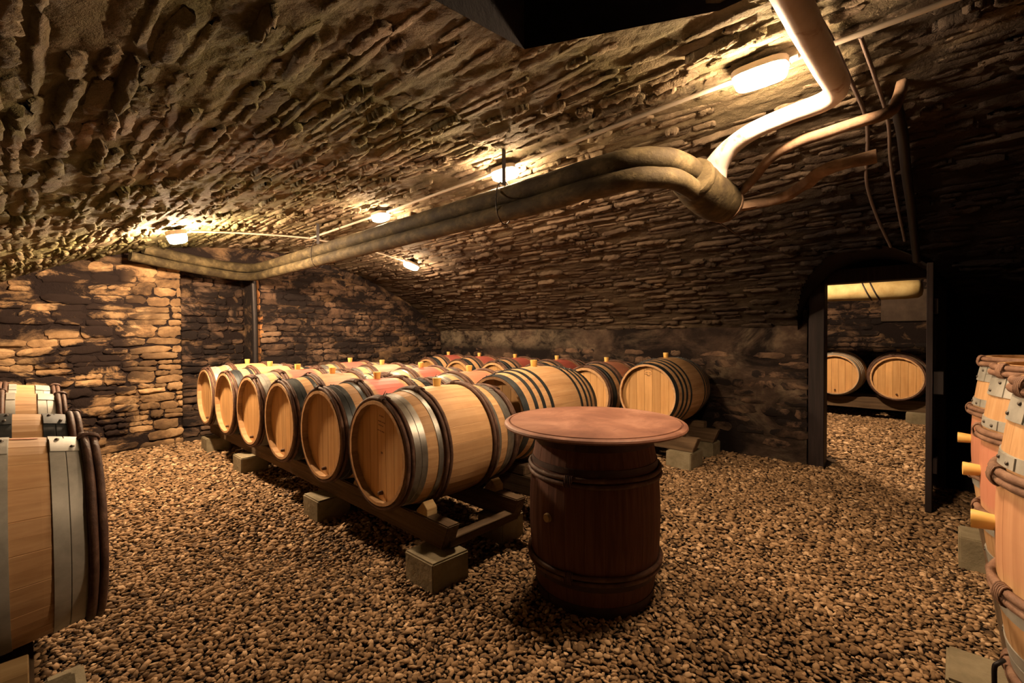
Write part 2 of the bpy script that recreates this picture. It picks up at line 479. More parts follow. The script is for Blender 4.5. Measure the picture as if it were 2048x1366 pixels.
def cut(x, y, z):
    return in_poly(x, y, HOLE) or (x > 3.5 and z < arch_z(y))


def stone_unit(seed, nx=7, ny=4, jag=0.10, bulge=0.5, rough=0.35, wave=0.0):
    """unit stone: x, y in -.5...5, face towards +z at about 1, sides down to -1"""
    r = random.Random(seed); vs = []; fs = []
    for j in range(ny):
        for i in range(nx):
            u = i / (nx - 1) - 0.5; w = j / (ny - 1) - 0.5
            e = 1.0 if i in (0, nx - 1) or j in (0, ny - 1) else 0.0
            x = u + r.uniform(-1, 1) * jag * (0.5 if e == 0 else 0.5); y = w + r.uniform(-1, 1) * jag * (1.0 if e else 0.8)
            if e:
                cx = abs(u * 2) ** 6 * abs(w * 2) ** 6
                x *= 1 - 0.12 * cx; y *= 1 - 0.22 * cx
            z = 1 - bulge * max(abs(u * 2) ** 4, abs(w * 2) ** 3) + rough * r.uniform(-1, 1)
            if wave and j in (0, ny - 1):
                y += wave * noise.noise(Vector((u * 4.5, j * 3.7, seed * 1.37)))
            vs.append((x, y, z))
    for j in range(ny - 1):
        for i in range(nx - 1):
            a = j * nx + i; q = (a, a + 1, a + nx + 1, a + nx)
            fs.append((q[0], q[1], q[2])); fs.append((q[0], q[2], q[3]))
    per = [i for i in range(nx)] + [nx - 1 + nx * j for j in range(1, ny)] + [nx * (ny - 1) + i for i in range(nx - 2, -1, -1)] + [nx * j for j in range(ny - 2, 0, -1)]
    base = len(vs)
    for k in per:
        x, y, z = vs[k]; vs.append((x * 1.02, y * 1.02, -1.2))
    m = len(per)
    for k in range(m):
        a, b = per[k], per[(k + 1) % m]; c, d = base + (k + 1) % m, base + k
        fs.append((a, d, c)); fs.append((a, c, b))
    return np.array(vs, np.float64), np.array(fs, np.int32)


def scatter_stones(items, parent, units, mo, ma, n_obj=300, mass_name='stone_mass', prefix='stone'):
    """items: (matrix, importance). The most important become objects of their own, the rest one mesh"""
    meshes = [mesh_np(prefix + '_shape', v, f, False, mo) for v, f in units]
    items.sort(key=lambda q: -q[1])
    for m, _ in items[:n_obj]:
        link(prefix, random.choice(meshes), parent, m)
    V = []; Fc = []; A = []; off = 0
    for m, _ in items[n_obj:]:
        v, f = random.choice(units)
        mm = np.array(m); w = v @ mm[:3, :3].T + mm[:3, 3]
        V.append(w); Fc.append(f + off); off += len(v); A.append(np.full(len(v), random.random()))
    if V:
        o = link(mass_name, mesh_np(mass_name, np.concatenate(V), np.concatenate(Fc), False, ma, np.concatenate(A)), parent)
        o['kind'] = 'stuff'


def importance(p, size):
    """apparent size in the photograph; 0 outside the frame"""
    d = Vector(p) - Vector((0, 0, CAM_H))
    x, y, z = d.dot(_r.normalized()), d.dot(_u.normalized()), d.dot(_f.normalized())
    if z < 0.15: return 0
    px = 1024 + F_PX * x / z; py = 683 - F_PX * y / z
    if not (-30 < px < 2078 and -30 < py < 1396): return 0.001 * size / z
    return size / z


# ------------------------------------------------------------------ vault (ceiling)
def build_vault():
    nu, nv = 460, 420
    ths = np.linspace(-TH, TH, nu); ys = np.linspace(Y0, Y1, nv)
    verts = np.zeros((nu * nv, 3)); keep = np.zeros((nu, nv), bool)
    k = 0
    for i, th in enumerate(ths):
        s = th * RV
        for j, y in enumerate(ys):
            p = Vector((s * 11.0, y * 2.6, 0.0))
            h = 0.014 * noise.noise(p) + 0.012 * noise.noise(Vector((s * 3.1, y * 1.7, 4.0))) + 0.007 * noise.noise(Vector((s * 30, y * 16, 2.0))) + 0.003 * noise.noise(Vector((s * 70, y * 60, 7.0)))
            q = vault_pt(th, y, h)
            verts[k] = q; k += 1
            keep[i, j] = not cut(q.x, q.y, q.z)
    idx = np.arange(nu * nv).reshape(nu, nv)
    a, b, c, d = idx[:-1, :-1], idx[1:, :-1], idx[1:, 1:], idx[:-1, 1:]
    kk = keep[:-1, :-1] & keep[1:, :-1] & keep[1:, 1:] & keep[:-1, 1:]
    F = np.stack([a, b, c, d], -1)[kk]
    return mesh_np('ceiling', verts, F, False, M['vault'])


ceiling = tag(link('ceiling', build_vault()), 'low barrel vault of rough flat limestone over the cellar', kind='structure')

units_v = [stone_unit(100 + i, 10, 4, 0.11, 0.22, 0.30, 0.16) for i in range(26)]
items = []
s = -TH * RV + 0.03
while s < TH * RV - 0.03:
    cw = random.uniform(0.035, 0.075)
    y = Y0 + random.uniform(0, 0.3)
    while y < Y1 - 0.05:
        L = random.uniform(0.10, 0.36) * random.choice((0.7, 1, 1, 1.25))
        if random.random() < 0.80:
            yc = y + L / 2; th = (s + cw / 2) / RV
            p = vault_pt(th, yc)
            if not (cut(p.x, yc - L / 2, p.z) or cut(p.x, yc + L / 2, p.z)) and yc + L / 2 < Y1:
                prot = random.choice((0.005, 0.007, 0.010, 0.013, 0.018, 0.030)) * random.uniform(0.8, 1.2)
                e1 = Vector((0, 1, 0)); e3 = Vector((-math.sin(th), 0, -math.cos(th))); e2 = e3.cross(e1)
                R = Matrix((e1, e2, e3)).transposed().to_4x4()
                w = cw * random.uniform(0.55, 0.98)
                Mx = T(*p) @ R @ RZ(random.uniform(-0.09, 0.09)) @ RX(random.uniform(-0.26, 0.26)) @ S(L * 0.95, w, prot)
                items.append((Mx, importance(p, math.sqrt(L * w))))
        y += L + random.uniform(0.01, 0.05)
    s += cw + random.uniform(0.0, 0.014)
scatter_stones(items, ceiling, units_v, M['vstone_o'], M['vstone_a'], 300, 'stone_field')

# dark shaft that opens through the crown
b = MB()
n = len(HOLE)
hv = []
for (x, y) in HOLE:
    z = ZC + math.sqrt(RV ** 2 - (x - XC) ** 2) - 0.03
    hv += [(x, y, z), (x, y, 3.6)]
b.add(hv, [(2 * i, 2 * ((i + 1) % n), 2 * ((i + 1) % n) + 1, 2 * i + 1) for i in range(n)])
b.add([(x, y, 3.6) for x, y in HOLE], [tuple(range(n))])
link('shaft_lining', b.mesh('shaft_lining', M['black_wall']), ceiling)

# lunette cut into the vault above the doorway
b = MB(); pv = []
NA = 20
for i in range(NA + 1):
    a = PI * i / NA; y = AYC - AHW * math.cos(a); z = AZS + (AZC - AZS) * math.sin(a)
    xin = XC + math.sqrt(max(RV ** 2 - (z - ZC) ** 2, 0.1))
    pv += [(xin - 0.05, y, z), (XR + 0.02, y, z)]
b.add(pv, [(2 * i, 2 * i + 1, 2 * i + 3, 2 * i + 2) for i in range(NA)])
link('lunette', b.mesh('lunette', M['black_wall'], True), ceiling)


# ------------------------------------------------------------------ walls
def wall_grid(name, origin, eu, ev, nu, nv, lu, lv, nrm, mat, amp=0.02, keep=None, freq=5.0):
    O, U, W, N = Vector(origin), Vector(eu), Vector(ev), Vector(nrm)
    V = []; K = []
    for i in range(nu):
        for j in range(nv):
            p = O + U * (lu * i / (nu - 1)) + W * (lv * j / (nv - 1))
            h = amp * (noise.noise(p * freq) + 0.5 * noise.noise(p * freq * 2.7) + 0.3 * noise.noise(p * freq * 7))
            V.append(tuple(p + N * h)); K.append(keep is None or keep(p))
    Fc = []
    for i in range(nu - 1):
        for j in range(nv - 1):
            q = (i * nv + j, (i + 1) * nv + j, (i + 1) * nv + j + 1, i * nv + j + 1)
            if all(K[k] for k in q): Fc.append(q)
    return mesh_np(name, np.array(V), np.array(Fc, np.int32), False, mat)


def vz(x): return ZC + math.sqrt(max(RV ** 2 - (x - XC) ** 2, 0))


NX0, NX1 = 1.30, 2.09        # niche in the end wall
wall_end = tag(link('wall_end', wall_grid('wall_end', (XL - 0.1, Y1, -0.05), (1, 0, 0), (0, 0, 1), 150, 70, XR - XL + 0.2, 2.62, (0, -1, 0), M['wmortar'], 0.012,
               lambda p: not (NX0 < p.x < NX1 and p.z < 2.12))), 'rubble stone end wall with a niche, soot-blackened in patches', kind='structure')
b = MB()
b.add([(NX0 - .02, Y1 + .32, 0), (NX1 + .02, Y1 + .32, 0), (NX1 + .02, Y1 + .32, 2.12), (NX0 - .02, Y1 + .32, 2.12)], [(0, 1, 2, 3)])
b.add([(NX0, Y1 - .01, 0), (NX0, Y1 + .33, 0), (NX0, Y1 + .33, 2.14), (NX0, Y1 - .01, 2.14)], [(0, 1, 2, 3)])
b.add([(NX1, Y1 - .01, 0), (NX1, Y1 + .33, 0), (NX1, Y1 + .33, 2.14), (NX1, Y1 - .01, 2.14)], [(0, 1, 2, 3)])
b.add([(NX0, Y1 - .01, 2.11), (NX1, Y1 - .01, 2.11), (NX1, Y1 + .33, 2.11), (NX0, Y1 + .33, 2.11)], [(0, 1, 2, 3)])
link('niche_lining', b.mesh('niche_lining', M['wmortar']), wall_end)

units_w = [stone_unit(300 + i, 7, 5, 0.09, 0.40, 0.24, 0.14) for i in range(26)]


def course_wall(x0, x1, z1f, ypl, hmin, hmax, lmin, lmax, prot, skip=0.06, z0=0.0, base=None):
    out = []; z = z0
    while z < 2.6:
        ch = random.uniform(hmin, hmax); x = x0 + random.uniform(-0.05, 0.0)
        while x < x1 - 0.03:
            L = random.uniform(lmin, lmax)
            if x < x0: L += 0.05
            L = min(L, x1 - x)
            xc = x + L / 2
            if xc + L / 2 > x0 + 0.02 and z + ch < min(z1f(x), z1f(x + L)) + 0.03 and random.random() > skip and L > 0.04:
                hh = ch * random.uniform(0.78, 0.98)
                p = Vector((xc, ypl, z + ch / 2))
                R = Matrix(((1, 0, 0), (0, 0, 1), (0, -1, 0))).transposed().to_4x4()
                R = Matrix((Vector((1, 0, 0)), Vector((0, 0, 1)), Vector((0, -1, 0)))).transposed().to_4x4()
                pr = prot * random.uniform(0.35, 1.5)
                if ch > 0.105 and random.random() < 0.35:
                    fsp = random.uniform(0.35, 0.65)
                    parts = [(xc, p.z - ch / 2 + ch * fsp / 2, L, hh * fsp), (xc, p.z + ch / 2 - ch * (1 - fsp) / 2, L, hh * (1 - fsp))]
                    if L > 0.2:
                        g = random.uniform(.35, .65); q = parts.pop(); parts += [(xc - L / 2 + L * g / 2, q[1], L * g, q[3]), (xc + L / 2 - L * (1 - g) / 2, q[1], L * (1 - g), q[3])]
                else:
                    parts = [(xc, p.z + random.uniform(-.012, .012), L, hh)]
                for (a1, a2, a3, a4) in parts:
                    pp = Vector((a1, ypl, a2))
                    Mx = T(*pp) @ R @ RZ(random.uniform(-.07, .07)) @ RX(random.uniform(-.08, .08)) @ S(a3 * 0.97, a4, pr * random.uniform(.7, 1.3))
                    out.append((Mx, importance(pp, math.sqrt(a3 * a4))))
            x += L + random.uniform(0.0, 0.012)
        z += ch
    return out


random.seed(21)
it = course_wall(XL, NX0 + 0.005, vz, Y1, 0.075, 0.15, 0.12, 0.42, 0.026)
scatter_stones(it, wall_end, units_w, M['wstone_o'], M['wstone_a'], 150, 'stone_field')
it = course_wall(NX0 + 0.02, NX1 - 0.02, lambda x: 2.08, Y1 + 0.31, 0.07, 0.13, 0.12, 0.34, 0.022)
scatter_stones(it, wall_end, units_w, M['dstone_o'], M['dstone_a'], 60, 'stone_field')
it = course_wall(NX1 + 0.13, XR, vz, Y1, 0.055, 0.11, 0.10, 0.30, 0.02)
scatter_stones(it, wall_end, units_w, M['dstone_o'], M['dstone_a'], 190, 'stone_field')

M['orange_o'] = rough_mat('orange_stone', [(0.3, (0.26, 0.11, 0.04)), (0.7, (0.50, 0.25, 0.10))], 5, (1, 1, 1), 0.95, 0.6, 0.012, 40, 'object', 5, 'World', patches=((0.03, 0.018, 0.012), 3.0, 0.52, 0.62))
Rq = Matrix((Vector((1, 0, 0)), Vector((0, 0, 1)), Vector((0, -1, 0)))).transposed().to_4x4()
for x1_, sg, wm, mat_, ztop in ((NX1 + 0.005, 1, 0.13, 'orange_o', 2.2),):
    it = []; z = 0.0; k = 0
    while z < ztop - 0.05:
        ch = min(random.uniform(0.12, 0.22) * (1 if sg < 0 else 0.6), ztop - z); L = wm * random.uniform(0.6, 1.05)
        it.append((T(x1_ + sg * L / 2, Y1, z + ch / 2) @ Rq @ S(L, ch * 0.95, random.uniform(0.008, 0.022)), 1.0)); z += ch
    scatter_stones(it, wall_end, units_w, M[mat_], M[mat_], 300, 'stone_field')

# +X wall with the doorway
def rw_keep(p):
    if DY0 - 0.12 < p.y < DY1 + 0.12 and p.z < DZ + 0.1: return False
    return p.z < ZS + 0.02 or p.z < arch_z(p.y) + 0.05
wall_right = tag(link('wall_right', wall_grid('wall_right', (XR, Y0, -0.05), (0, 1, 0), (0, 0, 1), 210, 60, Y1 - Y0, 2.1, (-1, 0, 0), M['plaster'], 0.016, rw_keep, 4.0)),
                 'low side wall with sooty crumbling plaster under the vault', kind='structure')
units_f = [stone_unit(500 + i, 6, 4, 0.12, 0.7, 0.3) for i in range(14)]
random.seed(5)
it = []
z = 0.02
while z < ZS - 0.25:
    ch = random.uniform(0.05, 0.10); y = 0.95
    while y < Y1 - 0.3:
        L = random.uniform(0.10, 0.34)
        if random.random() < (0.75 if y < 2.6 else 0.45):
            p = Vector((XR, y + L / 2, z + ch / 2))
            R = Matrix((Vector((0, -1, 0)), Vector((0, 0, 1)), Vector((-1, 0, 0)))).transposed().to_4x4()
            it.append((T(*p) @ R @ S(L, ch * 0.9, 0.012), importance(p, L)))
        y += L + random.uniform(0.02, 0.08)
    z += ch + 0.02
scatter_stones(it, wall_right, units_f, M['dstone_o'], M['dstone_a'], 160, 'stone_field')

wall_left = tag(link('wall_left', wall_grid('wall_left', (XL, Y0, -0.05), (0, 1, 0), (0, 0, 1), 90, 24, Y1 - Y0, ZS + 0.07, (1, 0, 0), M['wmortar'], 0.02)),
                'low stone side wall behind the lying barrels', kind='structure')
it = []
z = 0.02
while z < ZS - 0.12:
    ch = random.uniform(0.08, 0.14); y = Y0 + .05
    while y < Y1 - 0.4:
        L = random.uniform(0.14, 0.40); p = Vector((XL, y + L / 2, z + ch / 2))
        R = Matrix((Vector((0, 1, 0)), Vector((0, 0, 1)), Vector((1, 0, 0)))).transposed().to_4x4()
        it.append((T(*p) @ R @ S(L, ch * 0.92, 0.022), 0.0)); y += L + 0.012
    z += ch
scatter_stones(it, wall_left, units_w, M['wstone_o'], M['wstone_a'], 0, 'stone_field')
wall_back = tag(link('wall_back', wall_grid('wall_back', (XL, Y0, -0.05), (1, 0, 0), (0, 0, 1), 90, 36, XR - XL, 2.6, (0, 1, 0), M['wmortar'], 0.02)),
                'rough stone wall across the near end of the cellar', kind='structure')

# second cellar beyond the doorway
X2A, X2B = XR + 0.42, 9.45
b = MB()
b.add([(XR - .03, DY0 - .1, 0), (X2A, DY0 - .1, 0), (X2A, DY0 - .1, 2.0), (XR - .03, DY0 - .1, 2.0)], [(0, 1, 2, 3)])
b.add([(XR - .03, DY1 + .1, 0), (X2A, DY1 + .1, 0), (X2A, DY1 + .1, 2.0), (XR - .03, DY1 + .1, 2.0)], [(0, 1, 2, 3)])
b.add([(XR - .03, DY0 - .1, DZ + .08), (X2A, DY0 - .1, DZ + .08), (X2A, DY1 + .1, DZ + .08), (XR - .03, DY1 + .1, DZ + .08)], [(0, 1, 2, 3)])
link('door_reveal', b.mesh('door_reveal', M['black_wall']), wall_right)
b = MB()
Ya, Yb, Zt = -1.3, 3.0, 2.55
b.add([(X2A, Ya, 0), (X2A, DY0 - .1, 0), (X2A, DY0 - .1, Zt), (X2A, Ya, Zt)], [(0, 1, 2, 3)])
b.add([(X2A, DY1 + .1, 0), (X2A, Yb, 0), (X2A, Yb, Zt), (X2A, DY1 + .1, Zt)], [(0, 1, 2, 3)])
b.add([(X2A, DY0 - .1, DZ + .08), (X2A, DY1 + .1, DZ + .08), (X2A, DY1 + .1, Zt), (X2A, DY0 - .1, Zt)], [(0, 1, 2, 3)])
b.add([(X2A, Ya, 0), (X2B, Ya, 0), (X2B, Ya, Zt), (X2A, Ya, Zt)], [(0, 1, 2, 3)])
b.add([(X2A, Yb, 0), (X2B, Yb, 0), (X2B, Yb, Zt), (X2A, Yb, Zt)], [(0, 1, 2, 3)])
wall_inner = tag(link('wall_inner', b.mesh('wall_inner', M['wmortar'])), 'side walls of the second cellar seen through the doorway', kind='structure')
ceil2 = MB(); ceil2.add([(X2A, Ya, Zt), (X2B, Ya, Zt), (X2B, Yb, Zt), (X2A, Yb, Zt)], [(0, 1, 2, 3)])
tag(link('ceiling_inner', ceil2.mesh('ceiling_inner', M['wmortar'])), 'ceiling of the second cellar beyond the doorway', kind='structure')
wall_far = tag(link('wall_far', wall_grid('wall_far', (X2B, Ya, -0.05), (0, 1, 0), (0, 0, 1), 60, 40, Yb - Ya, Zt + .05, (-1, 0, 0), M['wmortar'], 0.015)),
               'stone far wall of the second cellar seen through the doorway', kind='structure')
it = []
z = 0.02
while z < Zt - 0.1:
    ch = random.uniform(0.06, 0.10); y = -0.4
    while y < 2.0:
        L = random.uniform(0.12, 0.34); p = Vector((X2B, y + L / 2, z + ch / 2))
        if not (0.05 < y + L / 2 < 0.72 and 1.1 < z < 2.0):
            R = Matrix((Vector((0, -1, 0)), Vector((0, 0, 1)), Vector((-1, 0, 0)))).transposed().to_4x4()
            it.append((T(*p) @ R @ S(L, ch * 0.9, 0.02), importance(p, L)))
        y += L + 0.012
    z += ch + 0.008
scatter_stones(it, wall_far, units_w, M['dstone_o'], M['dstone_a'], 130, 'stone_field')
b = MB(); b.box(X2B - 0.06, X2B + .02, 0.0, 0.70, 1.46, 1.95)
link('plaster_panel', b.mesh('plaster_panel', M['pale_plaster'], False, 0.01), wall_far)

# ------------------------------------------------------------------ floor and gravel
b = MB(); b.add([(XL - .2, Y0 - .1, 0), (X2B + .2, Y0 - .1, 0), (X2B + .2, Y1 + .5, 0), (XL - .2, Y1 + .5, 0)], [(0, 1, 2, 3)])
floor = tag(link('floor', b.mesh('floor', M['floor'])), 'brown earth floor under the gravel', kind='structure')


def build_gravel():
    pts = []
    def field(x0, x1, y0, y1):
        for sp, d0, d1 in ((0.0185, 0, 2.7), (0.024, 2.7, 4.4), (0.032, 4.4, 12)):
            nx, ny = int((x1 - x0) / sp), int((y1 - y0) / sp)
            gx, gy = np.meshgrid(np.arange(nx), np.arange(ny))
            P = np.stack([x0 + gx.ravel() * sp, y0 + gy.ravel() * sp], 1) + rng.uniform(-.5, .5, (nx * ny, 2)) * sp
            dep = P[:, 0] * math.sin(YAW) + P[:, 1] * math.cos(YAW); lat = P[:, 0] * math.cos(YAW) - P[:, 1] * math.sin(YAW)
            ok = (dep >= d0) & (dep < d1) & (dep > 1.2) & (np.abs(lat) < dep * 1.3 + 0.5)
            P = P[ok]; pts.append(np.column_stack([P, np.full(len(P), sp)]))
    field(XL + .05, XR - .05, -0.8, Y1 - .04); field(XR - .05, X2A, DY0 + .02, DY1 - .02); field(X2A + .02, X2B - .05, -0.5, 1.9)
    P = np.concatenate(pts); n = len(P)
    phi = (1 + 5 ** .5) / 2
    ico = np.array([(-1, phi, 0), (1, phi, 0), (-1, -phi, 0), (1, -phi, 0), (0, -1, phi), (0, 1, phi), (0, -1, -phi), (0, 1, -phi), (phi, 0, -1), (phi, 0, 1), (-phi, 0, -1), (-phi, 0, 1)])
    ico /= np.linalg.norm(ico[0])
    fc = np.array([(0, 11, 5), (0, 5, 1), (0, 1, 7), (0, 7, 10), (0, 10, 11), (1, 5, 9), (5, 11, 4), (11, 10, 2), (10, 7, 6), (7, 1, 8),
                   (3, 9, 4), (3, 4, 2), (3, 2, 6), (3, 6, 8), (3, 8, 9), (4, 9, 5), (2, 4, 11), (6, 2, 10), (8, 6, 7), (9, 8, 1)])
    V = ico[None] * (1 + rng.uniform(-.28, .28, (n, 12, 1)))
    big = P[:, 2] * rng.choice([0.5, 0.6, 0.7, 0.8, 1.0], n)
    sc = np.stack([big * rng.uniform(.85, 1.35, n), big * rng.uniform(.6, .95, n), big * rng.uniform(.25, .5, n)], 1)
    V = V * sc[:, None, :]
    tx = rng.normal(0, .35, n); c, s = np.cos(tx), np.sin(tx)
    y, z = V[:, :, 1] * c[:, None] - V[:, :, 2] * s[:, None], V[:, :, 1] * s[:, None] + V[:, :, 2] * c[:, None]
    V = np.stack([V[:, :, 0], y, z], 2)
    ty = rng.normal(0, .25, n); c, s = np.cos(ty), np.sin(ty)
    x, z = V[:, :, 0] * c[:, None] + V[:, :, 2] * s[:, None], -V[:, :, 0] * s[:, None] + V[:, :, 2] * c[:, None]
    V = np.stack([x, V[:, :, 1], z], 2)
    tz = rng.uniform(0, 2 * PI, n); c, s = np.cos(tz), np.sin(tz)
    x, y = V[:, :, 0] * c[:, None] - V[:, :, 1] * s[:, None], V[:, :, 0] * s[:, None] + V[:, :, 1] * c[:, None]
    V = np.stack([x, y, V[:, :, 2]], 2)
    und = 0.008 * np.sin(P[:, 0] * 3.1 + 1) * np.cos(P[:, 1] * 2.3)
    V += np.stack([P[:, 0], P[:, 1], und + 0.004 + sc[:, 2] * 0.4 + rng.uniform(0, .008, n)], 1)[:, None, :]
    Fc = (fc[None] + (np.arange(n) * 12)[:, None, None]).reshape(-1, 3)
    return mesh_np('gravel', V.reshape(-1, 3), Fc, False, M['gravel'], np.repeat(np.clip(rng.normal(.5, .25, n), 0, 1), 12))


tag(link('gravel', build_gravel()), 'loose tan gravel covering the whole cellar floor', 'gravel', kind='stuff')

# ------------------------------------------------------------------ door and frame
fr = tag(empty('trim_1', (XR, (DY0 + DY1) / 2, 0)), 'dark timber frame around the doorway', kind='structure')
for nm, bx in (('post', (-.07, .09, DY1, DY1 + .13, 0, DZ + .12)), ('post', (-.05, .09, DY0 - .12, DY0, 0, DZ + .12)), ('lintel', (-.07, .09, DY0 - .12, DY1 + .13, DZ, DZ + .13))):
    b = MB(); b.box(bx[0], bx[1], bx[2] - (DY0 + DY1) / 2, bx[3] - (DY0 + DY1) / 2, bx[4], bx[5]); link(nm, b.mesh(nm, M['dark_wood'], False, 0.006), fr)
dl = tag(empty('door_1', (XR - .06, 0.055, 0)), 'dark plank door standing open, seen edge-on beside the doorway', kind='structure')
for i in range(5):
    b = MB(); b.box(-0.86 + i * 0.172, -0.86 + (i + 1) * 0.172 - 0.004, -0.018, 0.018, 0.03, DZ + .03); link('plank', b.mesh('plank', M['dark_wood'], False, 0.003), dl)
for z in (0.30, 1.42):
    b = MB(); b.box(-0.84, -0.01, -0.045, -0.018, z, z + 0.11); link('ledge', b.mesh('ledge', M['dark_wood'], False, 0.004), dl)
b = MB(); b.box(-0.84, -0.72, -0.075, -0.018, 0.86, 1.02); link('lock_box', b.mesh('lock_box', M['dark_iron'], False, 0.004), dl)

# ------------------------------------------------------------------ barrels
HALF = 0.44


def rad(s, Rb=0.345, Rh=0.296):
    k = s / HALF
    return Rb - (Rb - Rh) * (k * k * 0.85 + 0.15 * k ** 4)


NST = 22
TK = 0.026


def stave_mesh(n=NST):
    d = PI / n; angs = (-d, -d * .955, 0.0, d * .955, d); dr = (-.0012, 0, 0, 0, -.0012)
    xs = np.linspace(-HALF, HALF, 13); vs = []; fs = []
    for x in xs:
        r = rad(x)
        for a, e in zip(angs, dr):
            vs.append((x, (r + e) * math.sin(a), (r + e) * math.cos(a)))
        for a in (-d, d):
            ri = r - TK + (0.008 if abs(x) > HALF - 0.01 else 0)
            vs.append((x, ri * math.sin(a), ri * math.cos(a)))
    for i in range(12):
        o, q = i * 7, (i + 1) * 7
        for k in range(4): fs.append((o + k, q + k, q + k + 1, o + k + 1))
        fs.append((o + 5, o + 6, q + 6, q + 5))
    for o, fl in ((0, False), (84, True)):
        f = (o, o + 1, o + 2, o + 3, o + 4, o + 6, o + 5)
        fs.append(f[::-1] if fl else f)
    return mesh_np('stave', vs, fs, False)


def body_mesh():
    vs = []; fs = []; seg = NST * 4; xs = np.linspace(-HALF, HALF, 13); cols = len(xs) * 1
    for x in xs:
        for k in range(seg):
            a = 2 * PI * k / seg; r = rad(x) - (0.0016 if k % 4 == 0 else 0)
            vs.append((x, r * math.sin(a), r * math.cos(a)))
    n1 = len(vs)
    for x in xs:
        for k in range(seg):
            a = 2 * PI * k / seg; r = rad(x) - TK
            vs.append((x, r * math.sin(a), r * math.cos(a)))
    for i in range(12):
        for k in range(seg):
            k2 = (k + 1) % seg
            fs.append((i * seg + k, (i + 1) * seg + k, (i + 1) * seg + k2, i * seg + k2))
            fs.append((n1 + i * seg + k, n1 + i * seg + k2, n1 + (i + 1) * seg + k2, n1 + (i + 1) * seg + k))
    for i in (0, 12):
        for k in range(seg):
            k2 = (k + 1) % seg
            fs.append((i * seg + k, i * seg + k2, n1 + i * seg + k2, n1 + i * seg + k))
    me = mesh_np('staves', vs, fs, False)
    return me


HEAD_X = HALF - 0.050
HR = rad(HEAD_X) - TK + 0.012
NB = 7


def board_mesh(i):
    y0 = -HR + 2 * HR * i / NB + 0.0008; y1 = -HR + 2 * HR * (i + 1) / NB - 0.0008
    up = [(y, math.sqrt(max(HR * HR - y * y, 0))) for y in np.linspace(y0, y1, 7)]
    pol = up + [(y, -z) for y, z in reversed(up)]
    n = len(pol); vs = [(-0.008, y, z) for y, z in pol] + [(0.008, y, z) for y, z in pol]
    fs = [tuple(range(n)), tuple(range(2 * n - 1, n - 1, -1))] + [(k, n + k, n + (k + 1) % n, (k + 1) % n) for k in range(n)]
    b = MB(); b.add(vs, fs)
    return b.mesh('head_board', M['oak_head'], False, 0.0012)


def head_mesh():
    b = MB(); b.lathe([(0.0, -0.008), (HR, -0.008), (HR, 0.008), (0.0, 0.008)], 40, 'X')
    return b.mesh('head', M['oak_head'])


def hoop_mesh(s0, s1, seam=False, th=0.0035):
    b = MB(); seg = 64; st = [s0, s0, (s0 + s1) / 2, s1, s1]; prof = []
    vs = []
    offs = [0.0, th, th * 1.1, th, 0.0]
    if seam:
        st = [s0, s0, (s0 + s1) / 2 - .002, (s0 + s1) / 2, (s0 + s1) / 2 + .002, s1, s1]; offs = [0, th, th, 0.0004, th, th, 0]
    prof = [(rad(s) + o, s) for s, o in zip(st, offs)]
    b.lathe(prof, seg, 'X')
    # overlapped end of the band
    a0, a1 = 0.10, 0.42
    vs = []
    for k in range(6):
        a = a0 + (a1 - a0) * k / 5
        for s, e in ((s0 + .002, th), (s0 + .002, th + .0035), (s1 - .002, th + .0035), (s1 - .002, th)):
            r = rad(s) + e; vs.append((s, r * math.sin(a), r * math.cos(a)))
    fs = [(4 * k + j, 4 * k + 4 + j, 4 * k + 5 + j, 4 * k + 1 + j) for k in range(5) for j in range(3)] + [(0, 1, 2, 3), (20, 23, 22, 21)]
    b.add(vs, fs)
    return b.mesh('metal_hoop', M['steel'], True, 0, 1, 0.6)


def willow_mesh(s, seed, tr=0.0120):
    b = MB(); seg = 64; pts = []; vs = []; k2 = 8
    for i in range(seg):
        a = 2 * PI * i / seg
        w = noise.noise(Vector((math.sin(a) * 2.5 + seed, math.cos(a) * 2.5, seed * 1.7)))
        knot = 1 + 0.22 * max(0, noise.noise(Vector((math.sin(a) * 9 + seed * 3, math.cos(a) * 9, 1.0))) - 0.25)
        rt = tr * (1 + 0.12 * w) * knot; rc = rad(s) + tr * 0.85 + 0.002 * w; xo = 0.0022 * w
        for k in range(k2):
            t_ = 2 * PI * k / k2
            r = rc + rt * math.cos(t_); vs.append((s + xo + rt * math.sin(t_), r * math.sin(a), r * math.cos(a)))
    fs = [(i * k2 + k, (i + 1) % seg * k2 + k, (i + 1) % seg * k2 + (k + 1) % k2, i * k2 + (k + 1) % k2) for i in range(seg) for k in range(k2)]
    b.add(vs, fs)
    return b.mesh('willow_hoop', M['willow'], True)


def tie_mesh(s, ang, seed, ends=True):
    """osier binding wound round a pair of willow hoops, with two loose ends"""
    b = MB(); rc = rad(s) + 0.0115; r = random.Random(seed)
    pts = []
    for i in range(61):
        u = i / 60; a = ang + 0.12 * (u - .5); t_ = u * 5 * 2 * PI
        w, hh = 0.028, 0.0155
        x = s + w * math.sin(t_); rr = rc + hh * math.cos(t_)
        pts.append((x, rr * math.sin(a), rr * math.cos(a)))
    b.tube(pts, 0.0034, 5)
    for sg in ((-1, 1) if ends else ()):
        a = ang + sg * 0.06; p = Vector((s, (rc + .016) * math.sin(a), (rc + .016) * math.cos(a)))
        out = Vector((sg * 0.03 + r.uniform(-.01, .01), 0, 0)) + Vector((0, math.sin(a + sg * .9), math.cos(a + sg * .9))) * 0.032
        b.tube([p, p + out * .5, p + out], [0.0032, 0.0028, 0.0016], 5)
    return b.mesh('willow_tie', M['willow'], True)


